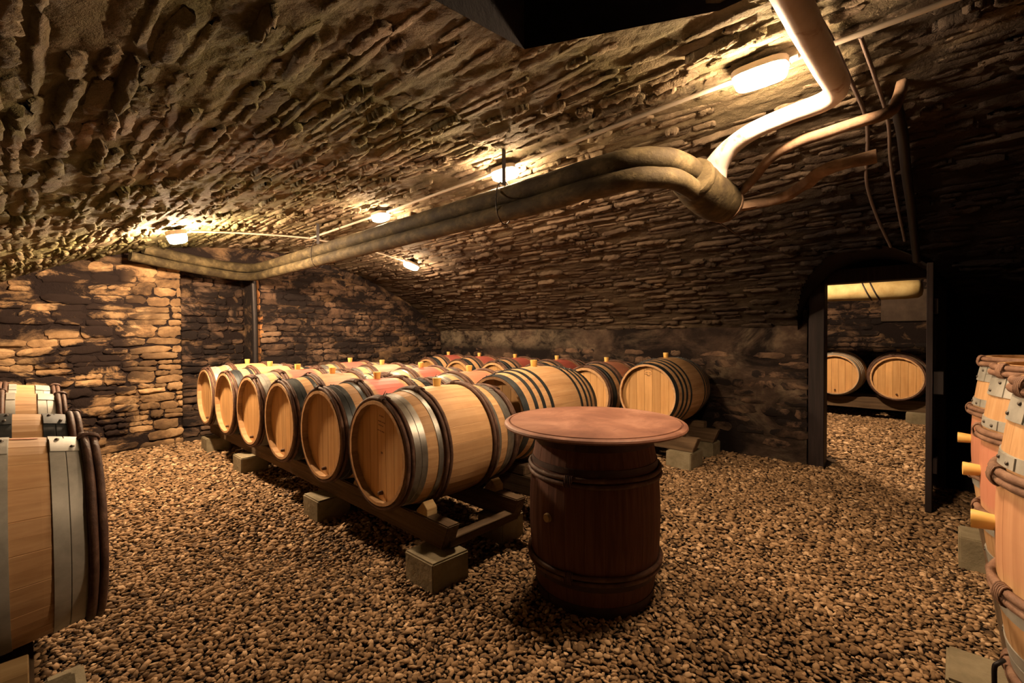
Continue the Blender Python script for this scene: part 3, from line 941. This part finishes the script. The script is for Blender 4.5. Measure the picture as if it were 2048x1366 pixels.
def bung_mesh():
    b = MB(); b.lathe([(0.0, -0.02), (0.0215, -0.02), (0.024, 0.012), (0.0275, 0.046), (0.0265, 0.050), (0.010, 0.050), (0.0, 0.049)], 20)
    return b.mesh('bung', M['bung'], True, 0, 1, 0.6)


def rivet_mesh():
    b = MB(); b.lathe([(0.0066, 0.0), (0.0056, 0.0035), (0.0032, 0.0052), (0.0, 0.0058)], 8)
    return b.mesh('rivet', M['rivet'], True)


def peg_mesh():
    b = MB(); b.lathe([(0.013, 0.0), (0.0105, 0.024), (0.009, 0.026), (0.0, 0.026)], 10, 'X')
    return b.mesh('spigot_peg', M['peg'], True, 0, 1, 0.6)


ME = dict(stave=stave_mesh(), body=body_mesh(), boards=[board_mesh(i) for i in range(NB)], head=head_mesh(), bung=bung_mesh(), rivet=rivet_mesh(), peg=peg_mesh())
for k in ('stave', 'body'):
    ME[k].materials.append(M['oak'])
_b = MB(); _b.lathe([(0.0, -0.02), (0.024, -0.02), (0.022, 0.010), (0.019, 0.014), (0.0, 0.015)], 14)
ME['plug'] = _b.mesh('bung_plug', M['chock'], True, 0, 1, .6)
_cache = {}


def cached(key, fn):
    if key not in _cache: _cache[key] = fn()
    return _cache[key]


# layouts measured from the chime: ('m' metal band, 'w' willow strand)
LAY = {
    'chestnut': [('w', .014), ('w', .040), ('m', .058, .128, True), ('m', .196, .224, False), ('w', .242), ('w', .268)],
    'broad': [('w', .012), ('w', .035), ('m', .049, .124, True), ('m', .214, .252, False), ('w', .268), ('w', .292)],
    'steel': [('m', .000, .046, False), ('m', .098, .126, False), ('m', .168, .196, False), ('m', .250, .278, False)],
    'old': [('m', .000, .070, True), ('m', .150, .178, False), ('w', .195), ('w', .222)],
}


def make_barrel(label, loc, kind='chestnut', oak='oak', steel='steel', detail=2, standing=None, group=None, rz=0.0, bung=True, scale=1.0, name='wine_barrel',
                head='oak_head', willow='willow', peg=True, plug=False):
    root = empty(name, loc, rz); tag(root, label, 'barrel', group)
    if standing is None:
        L = T(0, 0, rad(0))
    else:
        L = T(0, 0, HALF) @ RZ(standing) @ Matrix(((0, 1, 0, 0), (0, 0, 1, 0), (1, 0, 0, 0), (0, 0, 0, 1)))
    if scale != 1.0: L = S(scale, scale, scale) @ L
    if detail >= 1:
        for k in range(NST):
            link('stave', ME['stave'], root, L @ RX(2 * PI * (k + .5) / NST), M[oak])
    else:
        link('staves', ME['body'], root, L, M[oak])
    for i in range(NB):
        link('head_board', ME['boards'][i], root, L @ T(-HEAD_X, 0, 0), M[head])
    link('head', ME['head'], root, L @ T(HEAD_X, 0, 0), M[head])
    if peg:
        link('spigot_peg', ME['peg'], root, L @ T(-HEAD_X - 0.008, 0.0, -HR * 0.80) @ RZ(PI))
    pairs = []
    for side in (0, 1):
        Q = L if side == 0 else L @ RZ(PI)
        prev = None
        for e in LAY[kind]:
            if e[0] == 'm':
                me = cached(('m', e[1:]), lambda: hoop_mesh(-HALF + e[1] - (0.001 if e[1] == 0 else 0), -HALF + e[2], e[3]))
                h = link('metal_hoop', me, root, Q, M[steel]); prev = None
                if detail >= 2:
                    for q, a in enumerate((0.16, 0.34)):
                        s_ = -HALF + (e[1] + e[2]) / 2 + (0.008 if q else -0.008) * (1 if e[3] else 0.4)
                        if e[3]: s_ = -HALF + e[1] + (e[2] - e[1]) * (0.27 if q else 0.73)
                        r = rad(s_) + 0.0072
                        link('rivet', ME['rivet'], h, RX(-a) @ T(s_, 0, r))
            else:
                sd = random.choice((1.3, 4.7, 8.1))
                me = cached(('w', e[1], sd), lambda: willow_mesh(-HALF + e[1], sd + e[1] * 20))
                link('willow_hoop', me, root, Q, M[willow])
                if prev is not None:
                    mid = (prev + e[1]) / 2
                    if detail >= 1 or mid < 0.1:
                        ang = random.choice((-0.35, -0.2, 0.12)) if side == 0 else random.choice((0.35, 0.2, -0.12))
                        en = standing is None and mid < 0.1 and side == 0 and kind == 'chestnut'
                        tm = cached(('t', mid, ang, en), lambda: tie_mesh(-HALF + mid, ang, 3, en))
                        link('willow_tie', tm, root, Q, M[willow])
                    prev = None
                else:
                    prev = e[1]
    if plug:
        link('bung_plug', ME['plug'], root, L @ T(0.03, 0, rad(0)))
    if bung:
        link('bung', ME['bung'], root, L @ T(0, 0, rad(0)))
    return root


RZ0 = 0.285           # underside of the lying barrels
P = 0.7204
FR = 'barrels of the front row, heads to the aisle'
front = [
    ('oak barrel with a broad grey hoop, first of the front row by the round table', 'oak', 'steel'),
    ('second oak barrel of the front row counted from the round table', 'oak_pink', 'steel_dark'),
    ('third oak barrel of the front row counted from the round table', 'oak_rose', 'steel_dark'),
    ('fourth oak barrel of the front row counted from the round table', 'oak_pink', 'steel'),
    ('fifth oak barrel of the front row counted from the round table', 'oak', 'steel_dark'),
    ('oak barrel with pale hoops at the far end of the front row by the niche', 'oak', 'steel_pale'),
]
for k, (lb, ok, st) in enumerate(front):
    o = make_barrel(lb, (1.351 + HALF, 2.334 + P * k, RZ0), 'chestnut', ok, st, 2 if k < 2 else 1, group=FR, rz=random.uniform(-.012, .012))
    if k == 0: bfirst = o
M['ink'] = plain('brand_burn', (0.22, 0.115, 0.05), 0.8)


def head_mark(root, strokes, tilt=0.0):
    """flat burnt strokes on the head: (y0, z0, y1, z1, width)"""
    b = MB(); x = -HEAD_X - 0.0088; zc = rad(0)
    for y0, z0, y1, z1, w in strokes:
        d = Vector((y1 - y0, z1 - z0)).normalized(); n_ = Vector((-d.y, d.x)) * w / 2
        b.add([(x, -(y0 + n_.x), zc + z0 + n_.y), (x, -(y1 + n_.x), zc + z1 + n_.y), (x, -(y1 - n_.x), zc + z1 - n_.y), (x, -(y0 - n_.x), zc + z0 - n_.y)], [(0, 1, 2, 3)])
    return link('burnt_mark', b.mesh('burnt_mark', M['ink']), root)


_st = []
for z_, y0_, y1_ in ((0.205, -.02, .03), (0.172, -.035, .035), (0.150, -.03, .012), (0.118, -.04, .03)):
    y_ = y0_
    while y_ < y1_:
        w_ = random.uniform(.006, .012); _st.append((y_, z_ - y_ * .12, y_ + w_, z_ - (y_ + w_) * .12, random.uniform(.005, .009))); y_ += w_ + .004
_st.append((-.008, -.005, .012, -.006, .012))
head_mark(bfirst, _st)
MR = 'barrels of the middle row'
make_barrel('pale oak barrel ringed by eight thin dark steel hoops behind the round table', (2.735, 2.33, RZ0 + .07), 'steel', 'oak', 'steel_dark', 2, group=MR, peg=False)
mid = [('wine-stained barrel of the middle row, next beyond the thin-hooped barrel', 'oak_rose'),
       ('wine-stained barrel of the middle row, second beyond the thin-hooped barrel', 'oak_pink'),
       ('wine-stained barrel of the middle row, third beyond the thin-hooped barrel', 'oak_rose'),
       ('wine-stained barrel of the middle row, farthest from the thin-hooped barrel', 'oak_pink')]
for k, (lb, ok) in enumerate(mid):
    make_barrel(lb, (2.692, 3.043 + P * k, RZ0), 'chestnut', ok, 'steel', 0, group=MR, rz=random.uniform(-.015, .015))
BR = 'barrels of the back row along the low wall'
lone = make_barrel('steel-hooped oak barrel with a bare pale head at the door end of the back row', (4.60, 2.10, RZ0 + .07), 'steel', 'oak', 'steel_dark', 2, group=BR, peg=False)
_st = [(.042 * math.cos(a), .212 + .030 * math.sin(a), .042 * math.cos(a + .24), .212 + .030 * math.sin(a + .24), .005) for a in np.arange(0.35, 2.75, .24)]
_st += [(-.032, .212, -.004, .210, .006), (.006, .212, .030, .210, .005), (-.038, .196, -.012, .192, .007), (-.014, .192, .002, .178, .009), (.002, .180, .022, .183, .007), (.012, .197, .036, .197, .005)]
head_mark(lone, _st)
back = [('oak barrel of the back row touching the bare-headed steel-hooped one', 'oak_rose'),
        ('wine-red barrel of the back row, second beyond the bare-headed one', 'oak_pink'),
        ('wine-red barrel of the back row, third beyond the bare-headed one', 'oak_pink'),
        ('wine-red barrel of the back row, fourth beyond the bare-headed one', 'oak_pink'),
        ('wine-red barrel at the far end of the back row', 'oak_pink')]
for k, (lb, ok) in enumerate(back):
    make_barrel(lb, (4.608, 2.82 + P * k, RZ0), 'chestnut', ok, 'steel_dark', 0, group=BR, rz=random.uniform(-.015, .015))
LR = 'barrels lying along the left wall'
lrow = [('closest barrel at the left edge, pale zinc hoops and a red drip on its staves', 2.24, 'steel_pale'),
        ('dark-hooped barrel directly behind the closest one at the left edge', 2.945, 'steel_dark'),
        ('third barrel of the left edge row, pale zinc hoops, beyond the gap', 4.05, 'steel_pale'),
        ('last barrel of the left edge row, partly hidden by the third', 4.77, 'steel_pale')]
for k, (lb, y, st) in enumerate(lrow):
    o = make_barrel(lb, (0.175 - HALF, y, RZ0), 'broad', 'oak', st, 2 if k < 2 else 1, group=LR, rz=PI)
    if k == 0: lfirst = o
def stain_patch(root, a0, a1, x0, x1, mat):
    vs = []; n = 14
    for i in range(n):
        u = i / (n - 1); w = math.sqrt(max(0, 1 - (2 * u - 1) ** 2)) * (0.8 + 0.3 * noise.noise(Vector((u * 5, 2, 0)))); xc = x0 + (x1 - x0) * u; am = (a0 + a1) / 2
        for sg in (-1, -.33, .33, 1):
            a = am + sg * w * (a1 - a0) / 2; r = rad(xc) + 0.0012
            vs.append((xc, r * math.sin(a), r * math.cos(a) + rad(0)))
    return link('wine_drip', mesh_np('wine_drip', vs, [(4 * i + k, 4 * i + 4 + k, 4 * i + 5 + k, 4 * i + 1 + k) for i in range(n - 1) for k in range(3)], True, mat), root)


M['drip'] = rough_mat('wine_drip', [(0.3, (0.50, 0.15, 0.06)), (0.7, (0.62, 0.22, 0.09))], 30, (1, 1, 1), 0.6, 0)
stain_patch(lfirst, -0.02, 0.06, -HALF + .145, -HALF + .215, M['drip'])
UR = 'barrels standing upright at the right edge'
ur = [('closest upright barrel at the right edge, grey hoops and a yellow bung', 1.95),
      ('second upright barrel at the right edge, between two others', 2.68),
      ('upright barrel at the right edge closest to the open door', 3.41)]
for k, (lb, x) in enumerate(ur):
    make_barrel(lb, (x, -0.465, 0.29), 'broad', ('oak_blush', 'oak_rose', 'oak_rose')[k], 'steel_pale', 2, standing=random.uniform(-.05, .05), group=UR, willow='willow_pale')
# table barrel and its top
make_barrel('old dark barrel standing upright under the round table top', (1.98, 1.29, 0.0), 'old', 'oak_old', 'iron_old', 1, standing=1.45, scale=0.945, head='oak_old_head', bung=False, peg=False, plug=True)
b = MB()
b.lathe([(0.0, 0.0), (0.435, 0.0), (0.450, 0.004), (0.455, 0.012), (0.452, 0.020), (0.444, 0.0255), (0.432, 0.0270), (0.430, 0.0190), (0.425, 0.0190), (0.423, 0.0285), (0.0, 0.0285)], 96)
tt = tag(link('round_tabletop', b.mesh('round_tabletop', M['redtop'], True, 0, 1, 0.5)), 'worn reddish round wooden table top lying on the old upright barrel', 'table top')
tt.location = (1.98, 1.29, 0.8325)
# barrels of the second cellar
B2 = 'barrels in the second cellar'
make_barrel('oak barrel with a grey peg and loose twigs, open-door side of the second cellar', (8.40 + HALF, 0.45, 0.30), 'chestnut', 'oak', 'steel', 1, group=B2)
make_barrel('steel-hooped oak barrel half hidden by the doorpost in the second cellar', (8.40 + HALF, 1.17, 0.31), 'steel', 'oak', 'steel_pale', 1, group=B2, peg=True, bung=False)

# ------------------------------------------------------------------ rails, blocks, chocks
def rail(label, x0, x1, y0, y1, z0, z1, mat, group, taper=0.0):
    sx, sy, sz = x1 - x0, y1 - y0, z1 - z0
    me = rough_box('support_rail', sx, sy, sz, mat, 0.006, 0.003, random.random() * 9)
    if taper:
        for v in me.vertices:
            if v.co.y < -sy / 2 + 0.05 and v.co.z < sz * 0.5: v.co.y += taper
    o = link('support_rail', me); o.location = ((x0 + x1) / 2, (y0 + y1) / 2, z0)
    return tag(o, label, 'rail', group)


RG = 'timber rails under the barrels'
ZB = 0.16
rows = [(1.49, 2.02, 1.86, 6.30, 'front row'), (2.40, 2.93, 1.9, 6.30, 'middle row'), (4.32, 4.85, 1.66, 6.1, 'back row')]
for xa, xb, ya, yb, nm in rows:
    for x, sd in ((xa, 'aisle side'), (xb, 'wall side')):
        rail(f'dark timber rail under the {nm} of barrels, {sd}', x, x + 0.085, ya, yb, ZB, 0.298, M['timber'], RG, 0.05)
for x, sd in ((-0.08, 'aisle end'), (-0.55, 'wall end')):
    rail(f'timber rail under the left edge row of barrels, {sd}', x, x + .085, 1.85, 5.2, ZB + .02, 0.286, M['timber'], RG)
for y, sd in ((-0.25, 'aisle side'), (-0.72, 'wall side')):
    rail(f'timber rail carrying the upright barrels, {sd}', 1.5, 3.8, y, y + .085, ZB + .02, 0.29, M['timber_x'], RG)
for x, sd in ((8.55, 'front'), (9.1, 'rear')):
    rail(f'dark timber rail in the second cellar, {sd} of the pair', x, x + .09, -.2, 1.7, ZB, 0.325, M['timber'], RG)

for lb, x, y in (('short squared beam under the thin-hooped barrel, its head end', 2.40, 2.14), ('short squared beam under the thin-hooped barrel, its far end', 2.93, 2.14),
                 ('short squared beam propping the bare-headed barrel, head end', 4.32, 1.80), ('short squared beam propping the bare-headed barrel, wall end', 4.85, 1.80)):
    o = link('support_beam', rough_box('support_beam', .085, .44, .070, M['timber'], .005, .003, random.random() * 9)); o.location = (x + .0425, y + .22, 0.298)
    tag(o, lb, 'beam', 'short beams on the rails')

BG = 'concrete blocks under the rails'
def block(label, x, y, sx=0.20, sy=0.22, sz=ZB):
    me = rough_box('concrete_block', sx, sy, sz, M['concrete'], 0.008, 0.006, random.random() * 20)
    o = link('concrete_block', me); o.location = (x + sx / 2, y + sy / 2, 0)
    return tag(o, label, 'block', BG)


for y, w in ((1.82, 'at the near end by the round table'), (3.11, 'below the second and third barrels'), (4.73, 'below the fourth and fifth barrels'), (5.9, 'at the far end by the niche')):
    block(f'concrete block under the front row rail {w}', 1.36, y, 0.24, 0.24)
block('concrete block under the wall-side rail of the front row behind the old barrel', 1.98, 1.95)
block('pale concrete block under the bare-headed barrel beside the gravel', 4.25, 1.70, 0.30, 0.24)
block('concrete block under the back row rail close to the low wall', 4.82, 1.70, 0.22, 0.3)
block('concrete block under the closest barrel at the left edge', -0.10, 1.88, .20, .24, ZB + .02)
block('small concrete block on the gravel beside the left edge rail', 0.03, 2.10, .10, .20, 0.10)
block('concrete block under the left edge rail beyond the gap', -0.10, 4.3, .22, .24, ZB + .02)
block('concrete block at the door end of the upright barrels', 3.47, -0.30, 0.22, 0.22, ZB + .02)
block('concrete block under the closest upright barrel at the right edge', 2.02, -0.26, 0.22, 0.24, ZB + .02)
block('pale concrete block under the second cellar rail', 8.38, 0.13, 0.2, 0.22, ZB)

CG = 'wooden chocks wedged beside the barrels'
def chock(label, x, y, z, sz=(0.07, 0.10, 0.075), tilt=0.5):
    b = MB(); sx, sy, h = sz
    b.add([(-sx / 2, -sy / 2, 0), (sx / 2, -sy / 2, 0), (sx / 2, sy / 2, 0), (-sx / 2, sy / 2, 0), (-sx / 2, -sy / 2, h * .55), (sx / 2, -sy / 2, h * .55), (sx / 2, sy / 2, h * .2), (-sx / 2, sy / 2, h * .2),
           (-sx / 2, -sy * .1, h), (sx / 2, -sy * .1, h)],
          [(0, 3, 2, 1), (0, 1, 5, 4), (4, 5, 9, 8), (8, 9, 6, 7), (3, 7, 6, 2), (0, 4, 8, 7, 3), (1, 2, 6, 9, 5)])
    o = link('wooden_chock', b.mesh('wooden_chock', M['chock'], False, 0.003)); o.location = (x, y, z); o.rotation_euler = (0, 0, 0)
    return tag(o, label, 'chock', CG)


nth = ['first', 'second', 'third', 'fourth', 'fifth', 'sixth']
for k in range(6):
    chock(f'wooden chock on the aisle rail beside the {nth[k]} front row barrel', 1.532, 2.334 + P * k - 0.235, 0.298)
chock('wooden chock on the wall-side rail behind the old upright barrel', 2.062, 2.10, 0.298)
chock('wooden chock under the bare-headed steel-hooped barrel', 4.362, 1.86, 0.368)
chock('wooden chock on the rail under the closest left edge barrel', -0.04, 1.98, 0.286)
b = MB(); b.box(-.27, .27, -.035, .035, 0, .05)
o = tag(link('spacer_board', b.mesh('spacer_board', M['timber_x'], False, .004)), 'short spacer board lying between the rails behind the old barrel', 'board'); o.location = (1.80, 1.93, ZB)
b = MB(); b.tube(smooth_path([(0, 0, 0), (0, 0, .10), (0, .0, .15), (.006, -.008, .162), (.03, -.02, .164)], 4), 0.006, 8)
o = tag(link('iron_hook', b.mesh('iron_hook', M['dark_iron'], True)), 'bent iron rod standing beside the closest upright barrel', 'hook'); o.location = (1.86, -.115, 0.18)
o.location = (1.90, -.12, 0.18)

# ------------------------------------------------------------------ pipes and ducts under the crown
PG = 'pipes under the vault'
def pipe(name, label, pts, radii, mat, seg=14, sub=8, wob=0.10, squash=1.0, group=PG, cat='pipe'):
    sp = smooth_path(pts, sub); r = interp(radii, len(sp)) if isinstance(radii, (list, tuple)) else radii
    b = MB(); b.tube(sp, r, seg, True, wob, random.random() * 10, squash)
    o = link(name, b.mesh(name, mat, True, 0, 1, 1.0)); return tag(o, label, cat, group)


YS = [5.8, 5.2, 4.6, 4.0, 3.4, 2.8, 2.2, 1.7]
pipe('overhead_pipe', 'upper of the two mossy pipes running along the vault crown', [(0.92, 6.42, 2.27), (1.4, 6.52, 2.21), (1.85, 6.56, 2.175), (2.03, 6.45, 2.17), (2.05, 6.2, 2.16)] + [(2.05, y, 2.155) for y in YS] + [(2.055, 1.35, 2.16), (2.09, 1.13, 2.165), (2.20, 1.0, 2.162), (2.35, 0.955, 2.15), (2.52, 0.95, 2.13)], 0.057, M['pipe'])
pipe('overhead_pipe', 'lower of the two mossy pipes running along the vault crown', [(0.80, 6.40, 2.17), (1.3, 6.50, 2.11), (1.80, 6.55, 2.065), (2.0, 6.46, 2.055), (2.04, 6.2, 2.05)] + [(2.04, y, 2.048) for y in YS] + [(2.045, 1.35, 2.06), (2.08, 1.12, 2.065), (2.19, 0.985, 2.065), (2.33, 0.945, 2.05), (2.52, 0.945, 2.03)], 0.052, M['pipe'])
mf = tag(empty('duct_manifold', (2.58, .94, 1.95)), 'fat stained junction drum where the overhead pipes meet', 'manifold', PG)
def mpart(nm, pts, rr, mat, seg=20):
    b = MB(); b.tube([Vector(q) - Vector((2.58, .94, 1.95)) for q in pts], rr, seg, True, 0.05, 3.0); link(nm, b.mesh(nm, mat, True, 0, 1, .7), mf)
mpart('drum', [(2.40, .95, 2.105), (2.46, .948, 2.09), (2.54, .945, 2.075), (2.66, .94, 2.06), (2.76, .935, 2.055), (2.80, .93, 2.055)], [0.098, 0.112, 0.118, 0.120, 0.116, 0.108], M['pipe'])
mpart('collar', [(2.385, .95, 2.11), (2.40, .95, 2.107), (2.425, .949, 2.10), (2.44, .948, 2.096)], [0.104, 0.110, 0.110, 0.106], M['pipe'])
mpart('end_plate', [(2.785, .93, 2.055), (2.80, .93, 2.055), (2.815, .93, 2.055)], [0.113, 0.115, 0.106], M['pipe_rust'])
pipe('painted_duct', 'thick white-painted duct bending past the closest lamp', [(1.019, 0.359, 2.341), (1.395, 0.349, 2.335), (1.824, 0.338, 2.33), (2.146, 0.327, 2.325), (2.328, 0.322, 2.319), (2.39, 0.371, 2.302), (2.393, 0.491, 2.288), (2.41, 0.639, 2.273), (2.466, 0.771, 2.249), (2.52, 0.86, 2.2), (2.56, 0.91, 2.14), (2.56, 0.93, 2.07)], [0.048, 0.048, 0.048, 0.048, 0.047, 0.043, 0.040, 0.041, 0.046, 0.058, 0.078, 0.09], M['duct'], 14, 8, 0.03, cat='duct')
pipe('branch_pipe', 'slim rusty branch pipe curving up to the vault beside the duct', [(2.80, .83, 2.10), (2.72, .74, 2.14), (2.60, .635, 2.18), (2.50, .50, 2.19), (2.46, .36, 2.19), (2.45, .25, 2.195), (2.48, .185, 2.21), (2.56, .15, 2.26), (2.685, .131, 2.40)], 0.024, M['pipe_rust'], 10, 8, 0.12)
pipe('branch_pipe', 'lower crusted branch pipe with a bend below the rusty one', [(2.78, .92, 2.02), (2.86, .80, 2.03), (2.90, .66, 2.05), (2.84, .54, 2.075), (2.74, .45, 2.095), (2.70, .36, 2.10), (2.70, .22, 2.11)], 0.029, M['pipe_rust'], 10, 8, 0.4)
def vline(pts, off=0.02):
    return [vault_pt(math.asin((x - XC) / RV), y, off) for x, y in pts]
pipe('thin_conduit', 'thin conduit crossing the vault behind the white duct', vline([(1.72, .335), (2.1, .315), (2.5, .30), (2.9, .28), (3.2, .30), (3.6, .34), (4.0, .32), (4.35, .27)], 0.025), 0.009, M['cable'], 8, 6, 0.05)
pipe('thin_conduit', 'second thin conduit beside the first across the vault', vline([(2.2, .23), (2.6, .215), (3.0, .20), (3.4, .215), (3.9, .21), (4.3, .19)], 0.025), 0.008, M['cable'], 8, 6, 0.05)
pipe('drop_pipe', 'dark pipe running down the vault towards the doorway', vline([(2.78, .16), (3.1, .15), (3.5, .15), (4.0, .14), (4.5, .13)], 0.05), 0.024, M['dark_iron'], 10, 6, 0.05)
pipe('loose_cable', 'thin slack cable from the junction drum to the door lintel', [(2.70, .95, 1.955), (3.2, .96, 1.93), (3.9, .96, 1.93), (4.6, .95, 1.95), (4.76, .94, 1.75)], 0.004, M['cable'], 6, 6, 0.0, cat='cable')
pipe('corner_downpipe', 'dark downpipe at the edge of the end wall niche', [(2.10, 6.64, 0.0), (2.10, 6.64, .8), (2.10, 6.64, 1.5), (2.09, 6.64, 2.02)], 0.035, M['dark_iron'], 10, 3, 0.05)
# pipe hangers
for i, y in enumerate((1.98, 4.6)):
    h = tag(empty('pipe_hanger', (2.05, y, 2.0)), ['strap hanger carrying the overhead pipes in front of the second lamp', 'strap hanger carrying the overhead pipes close to the end wall'][i], 'hanger', 'pipe hangers')
    b = MB(); b.box(-.014, .014, -.004, .004, .22, .46); link('strap', b.mesh('strap', M['dark_iron'], False, .001), h)
    b = MB(); b.tube([(0.072 * math.cos(a), 0, .115 + .135 * math.sin(a)) for a in np.linspace(0, 2 * PI, 25)], 0.0035, 6, False); link('loop', b.mesh('loop', M['dark_iron'], True), h)
# duct in the second cellar
yd = tag(empty('yellowed_duct', (7.5, 0.5, 1.72)), 'yellowed round-ended duct hanging in the second cellar above its barrels', 'duct')
b = MB(); b.tube([(0, -.345, .10), (0, -.335, .10), (0, -.30, .10), (0, -.2, .10), (0, .1, .10), (0, .6, .11), (0, 1.4, .13)], [0.03, .08, .108, .115, .115, .115, .115], 20, True); link('duct_body', b.mesh('duct_body', M['yellow_duct'], True, 0, 1, .9), yd)
for y in (.12, .2): 
    b = MB(); b.tube([(0.118 * math.cos(a), y + .05 * math.sin(a), .10 + .118 * math.sin(a)) for a in np.linspace(0, 2 * PI, 25)], 0.008, 6, False); link('strap', b.mesh('strap', M['dark_iron'], True), yd)

# ------------------------------------------------------------------ lamps and their conduit
def bulkhead(label, loc, normal, along, size=(0.21, 0.115, 0.075), group='bulkhead lamps on the vault', lamp='lamp'):
    N = Vector(normal).normalized(); A = (Vector(along) - N * Vector(along).dot(N)).normalized(); B = N.cross(A)
    root = bpy.data.objects.new('bulkhead_lamp', None); COL.objects.link(root)
    m = Matrix((A, B, N)).transposed().to_4x4(); m.translation = Vector(loc); root.matrix_basis = m
    tag(root, label, 'lamp', group)
    def oval(L, W, p=3.2, n=16):
        out = []
        for i in range(n):
            a = 2 * PI * i / n; c, s_ = math.cos(a), math.sin(a)
            out.append((L / 2 * math.copysign(abs(c) ** (2 / p), c), W / 2 * math.copysign(abs(s_) ** (2 / p), s_)))
        return out
    def stack(levels, top=True):
        b = MB(); vs = []; n = 16
        for k, z in levels:
            vs += [(x, y, z) for x, y in oval(size[0] * k[0], size[1] * k[1])]
        fs = [(i * n + j, i * n + (j + 1) % n, (i + 1) * n + (j + 1) % n, (i + 1) * n + j) for i in range(len(levels) - 1) for j in range(n)]
        fs += [tuple(range(n))[::-1], tuple((len(levels) - 1) * n + j for j in range(n))]
        b.add(vs, fs); return b
    h = size[2]
    link('housing', stack([((1.04, 1.06), 0.0), ((1.06, 1.10), h * .22), ((1.02, 1.04), h * .34)]).mesh('housing', M['housing'], True, 0, 1, .7), root)
    link('diffuser', stack([((.97, .95), h * .30), ((.96, .93), h * .62), ((.88, .82), h * .90), ((.66, .55), h * 1.0)]).mesh('diffuser', M[lamp], True, 0, 1, .9), root)
    b = MB(); b.lathe([(0.011, 0), (0.011, .03), (0, .03)], 10, 'X'); link('cable_gland', b.mesh('cable_gland', M['housing']), root, T(size[0] * .52, 0, h * .15))
    return root


def on_vault(x, y, off): return vault_pt(math.asin((x - XC) / RV), y, off)
def vnorm(x):
    th = math.asin((x - XC) / RV); return (-math.sin(th), 0, -math.cos(th))
for lb, x, y, al, sz, lm in (('large blazing bulkhead lamp beside the white-painted duct', 2.13, .56, (0, -1, 0), (0.21, 0.115, 0.075), 'lamp'),
                     ('second bulkhead lamp along the crown, behind the strap hanger', 2.23, 2.14, (0, -1, 0), (0.21, 0.115, 0.075), 'lamp'),
                     ('third bulkhead lamp along the crown, above the pipes', 2.25, 3.74, (0, -1, 0), (0.21, 0.115, 0.075), 'lamp'),
                     ('bulkhead lamp on the haunch above the lit stone pillar', 0.94, 5.04, (1, 0, 0), (0.15, 0.14, 0.11), 'lamp_globe'),
                     ('small bulkhead lamp on the haunch above the back row of barrels', 3.50, 5.06, (-1, 0, 0), (0.21, 0.115, 0.075), 'lamp')):
    bulkhead(lb, on_vault(x, y, 0.035), vnorm(x), al, sz, lamp=lm)
bulkhead('bulkhead lamp on the ceiling of the second cellar', (6.35, 1.45, Zt), (0, 0, -1), (0, 1, 0), (0.2, .12, .08), lamp='lamp_inner')
CO = 'lamp conduits'
pipe('lamp_conduit', 'pale conduit linking the lamps along the crown', vline([(2.13, -.4), (2.14, .3), (2.17, 1.2), (2.22, 2.1), (2.24, 3.0), (2.25, 3.9), (2.25, 5.25)], 0.045), 0.011, M['conduit'], 8, 6, 0.03, group=CO, cat='conduit')
pipe('lamp_conduit', 'pale conduit from the crown to the lamp above the pillar', vline([(2.25, 5.24), (1.95, 5.30), (1.55, 5.28), (1.25, 5.17), (1.06, 5.07)], 0.045), 0.010, M['conduit'], 8, 6, 0.03, group=CO, cat='conduit')
pipe('lamp_conduit', 'pale conduit from the crown to the lamp above the back row', vline([(2.26, 5.26), (2.7, 5.2), (3.1, 5.14), (3.4, 5.07)], 0.045), 0.010, M['conduit'], 8, 6, 0.03, group=CO, cat='conduit')
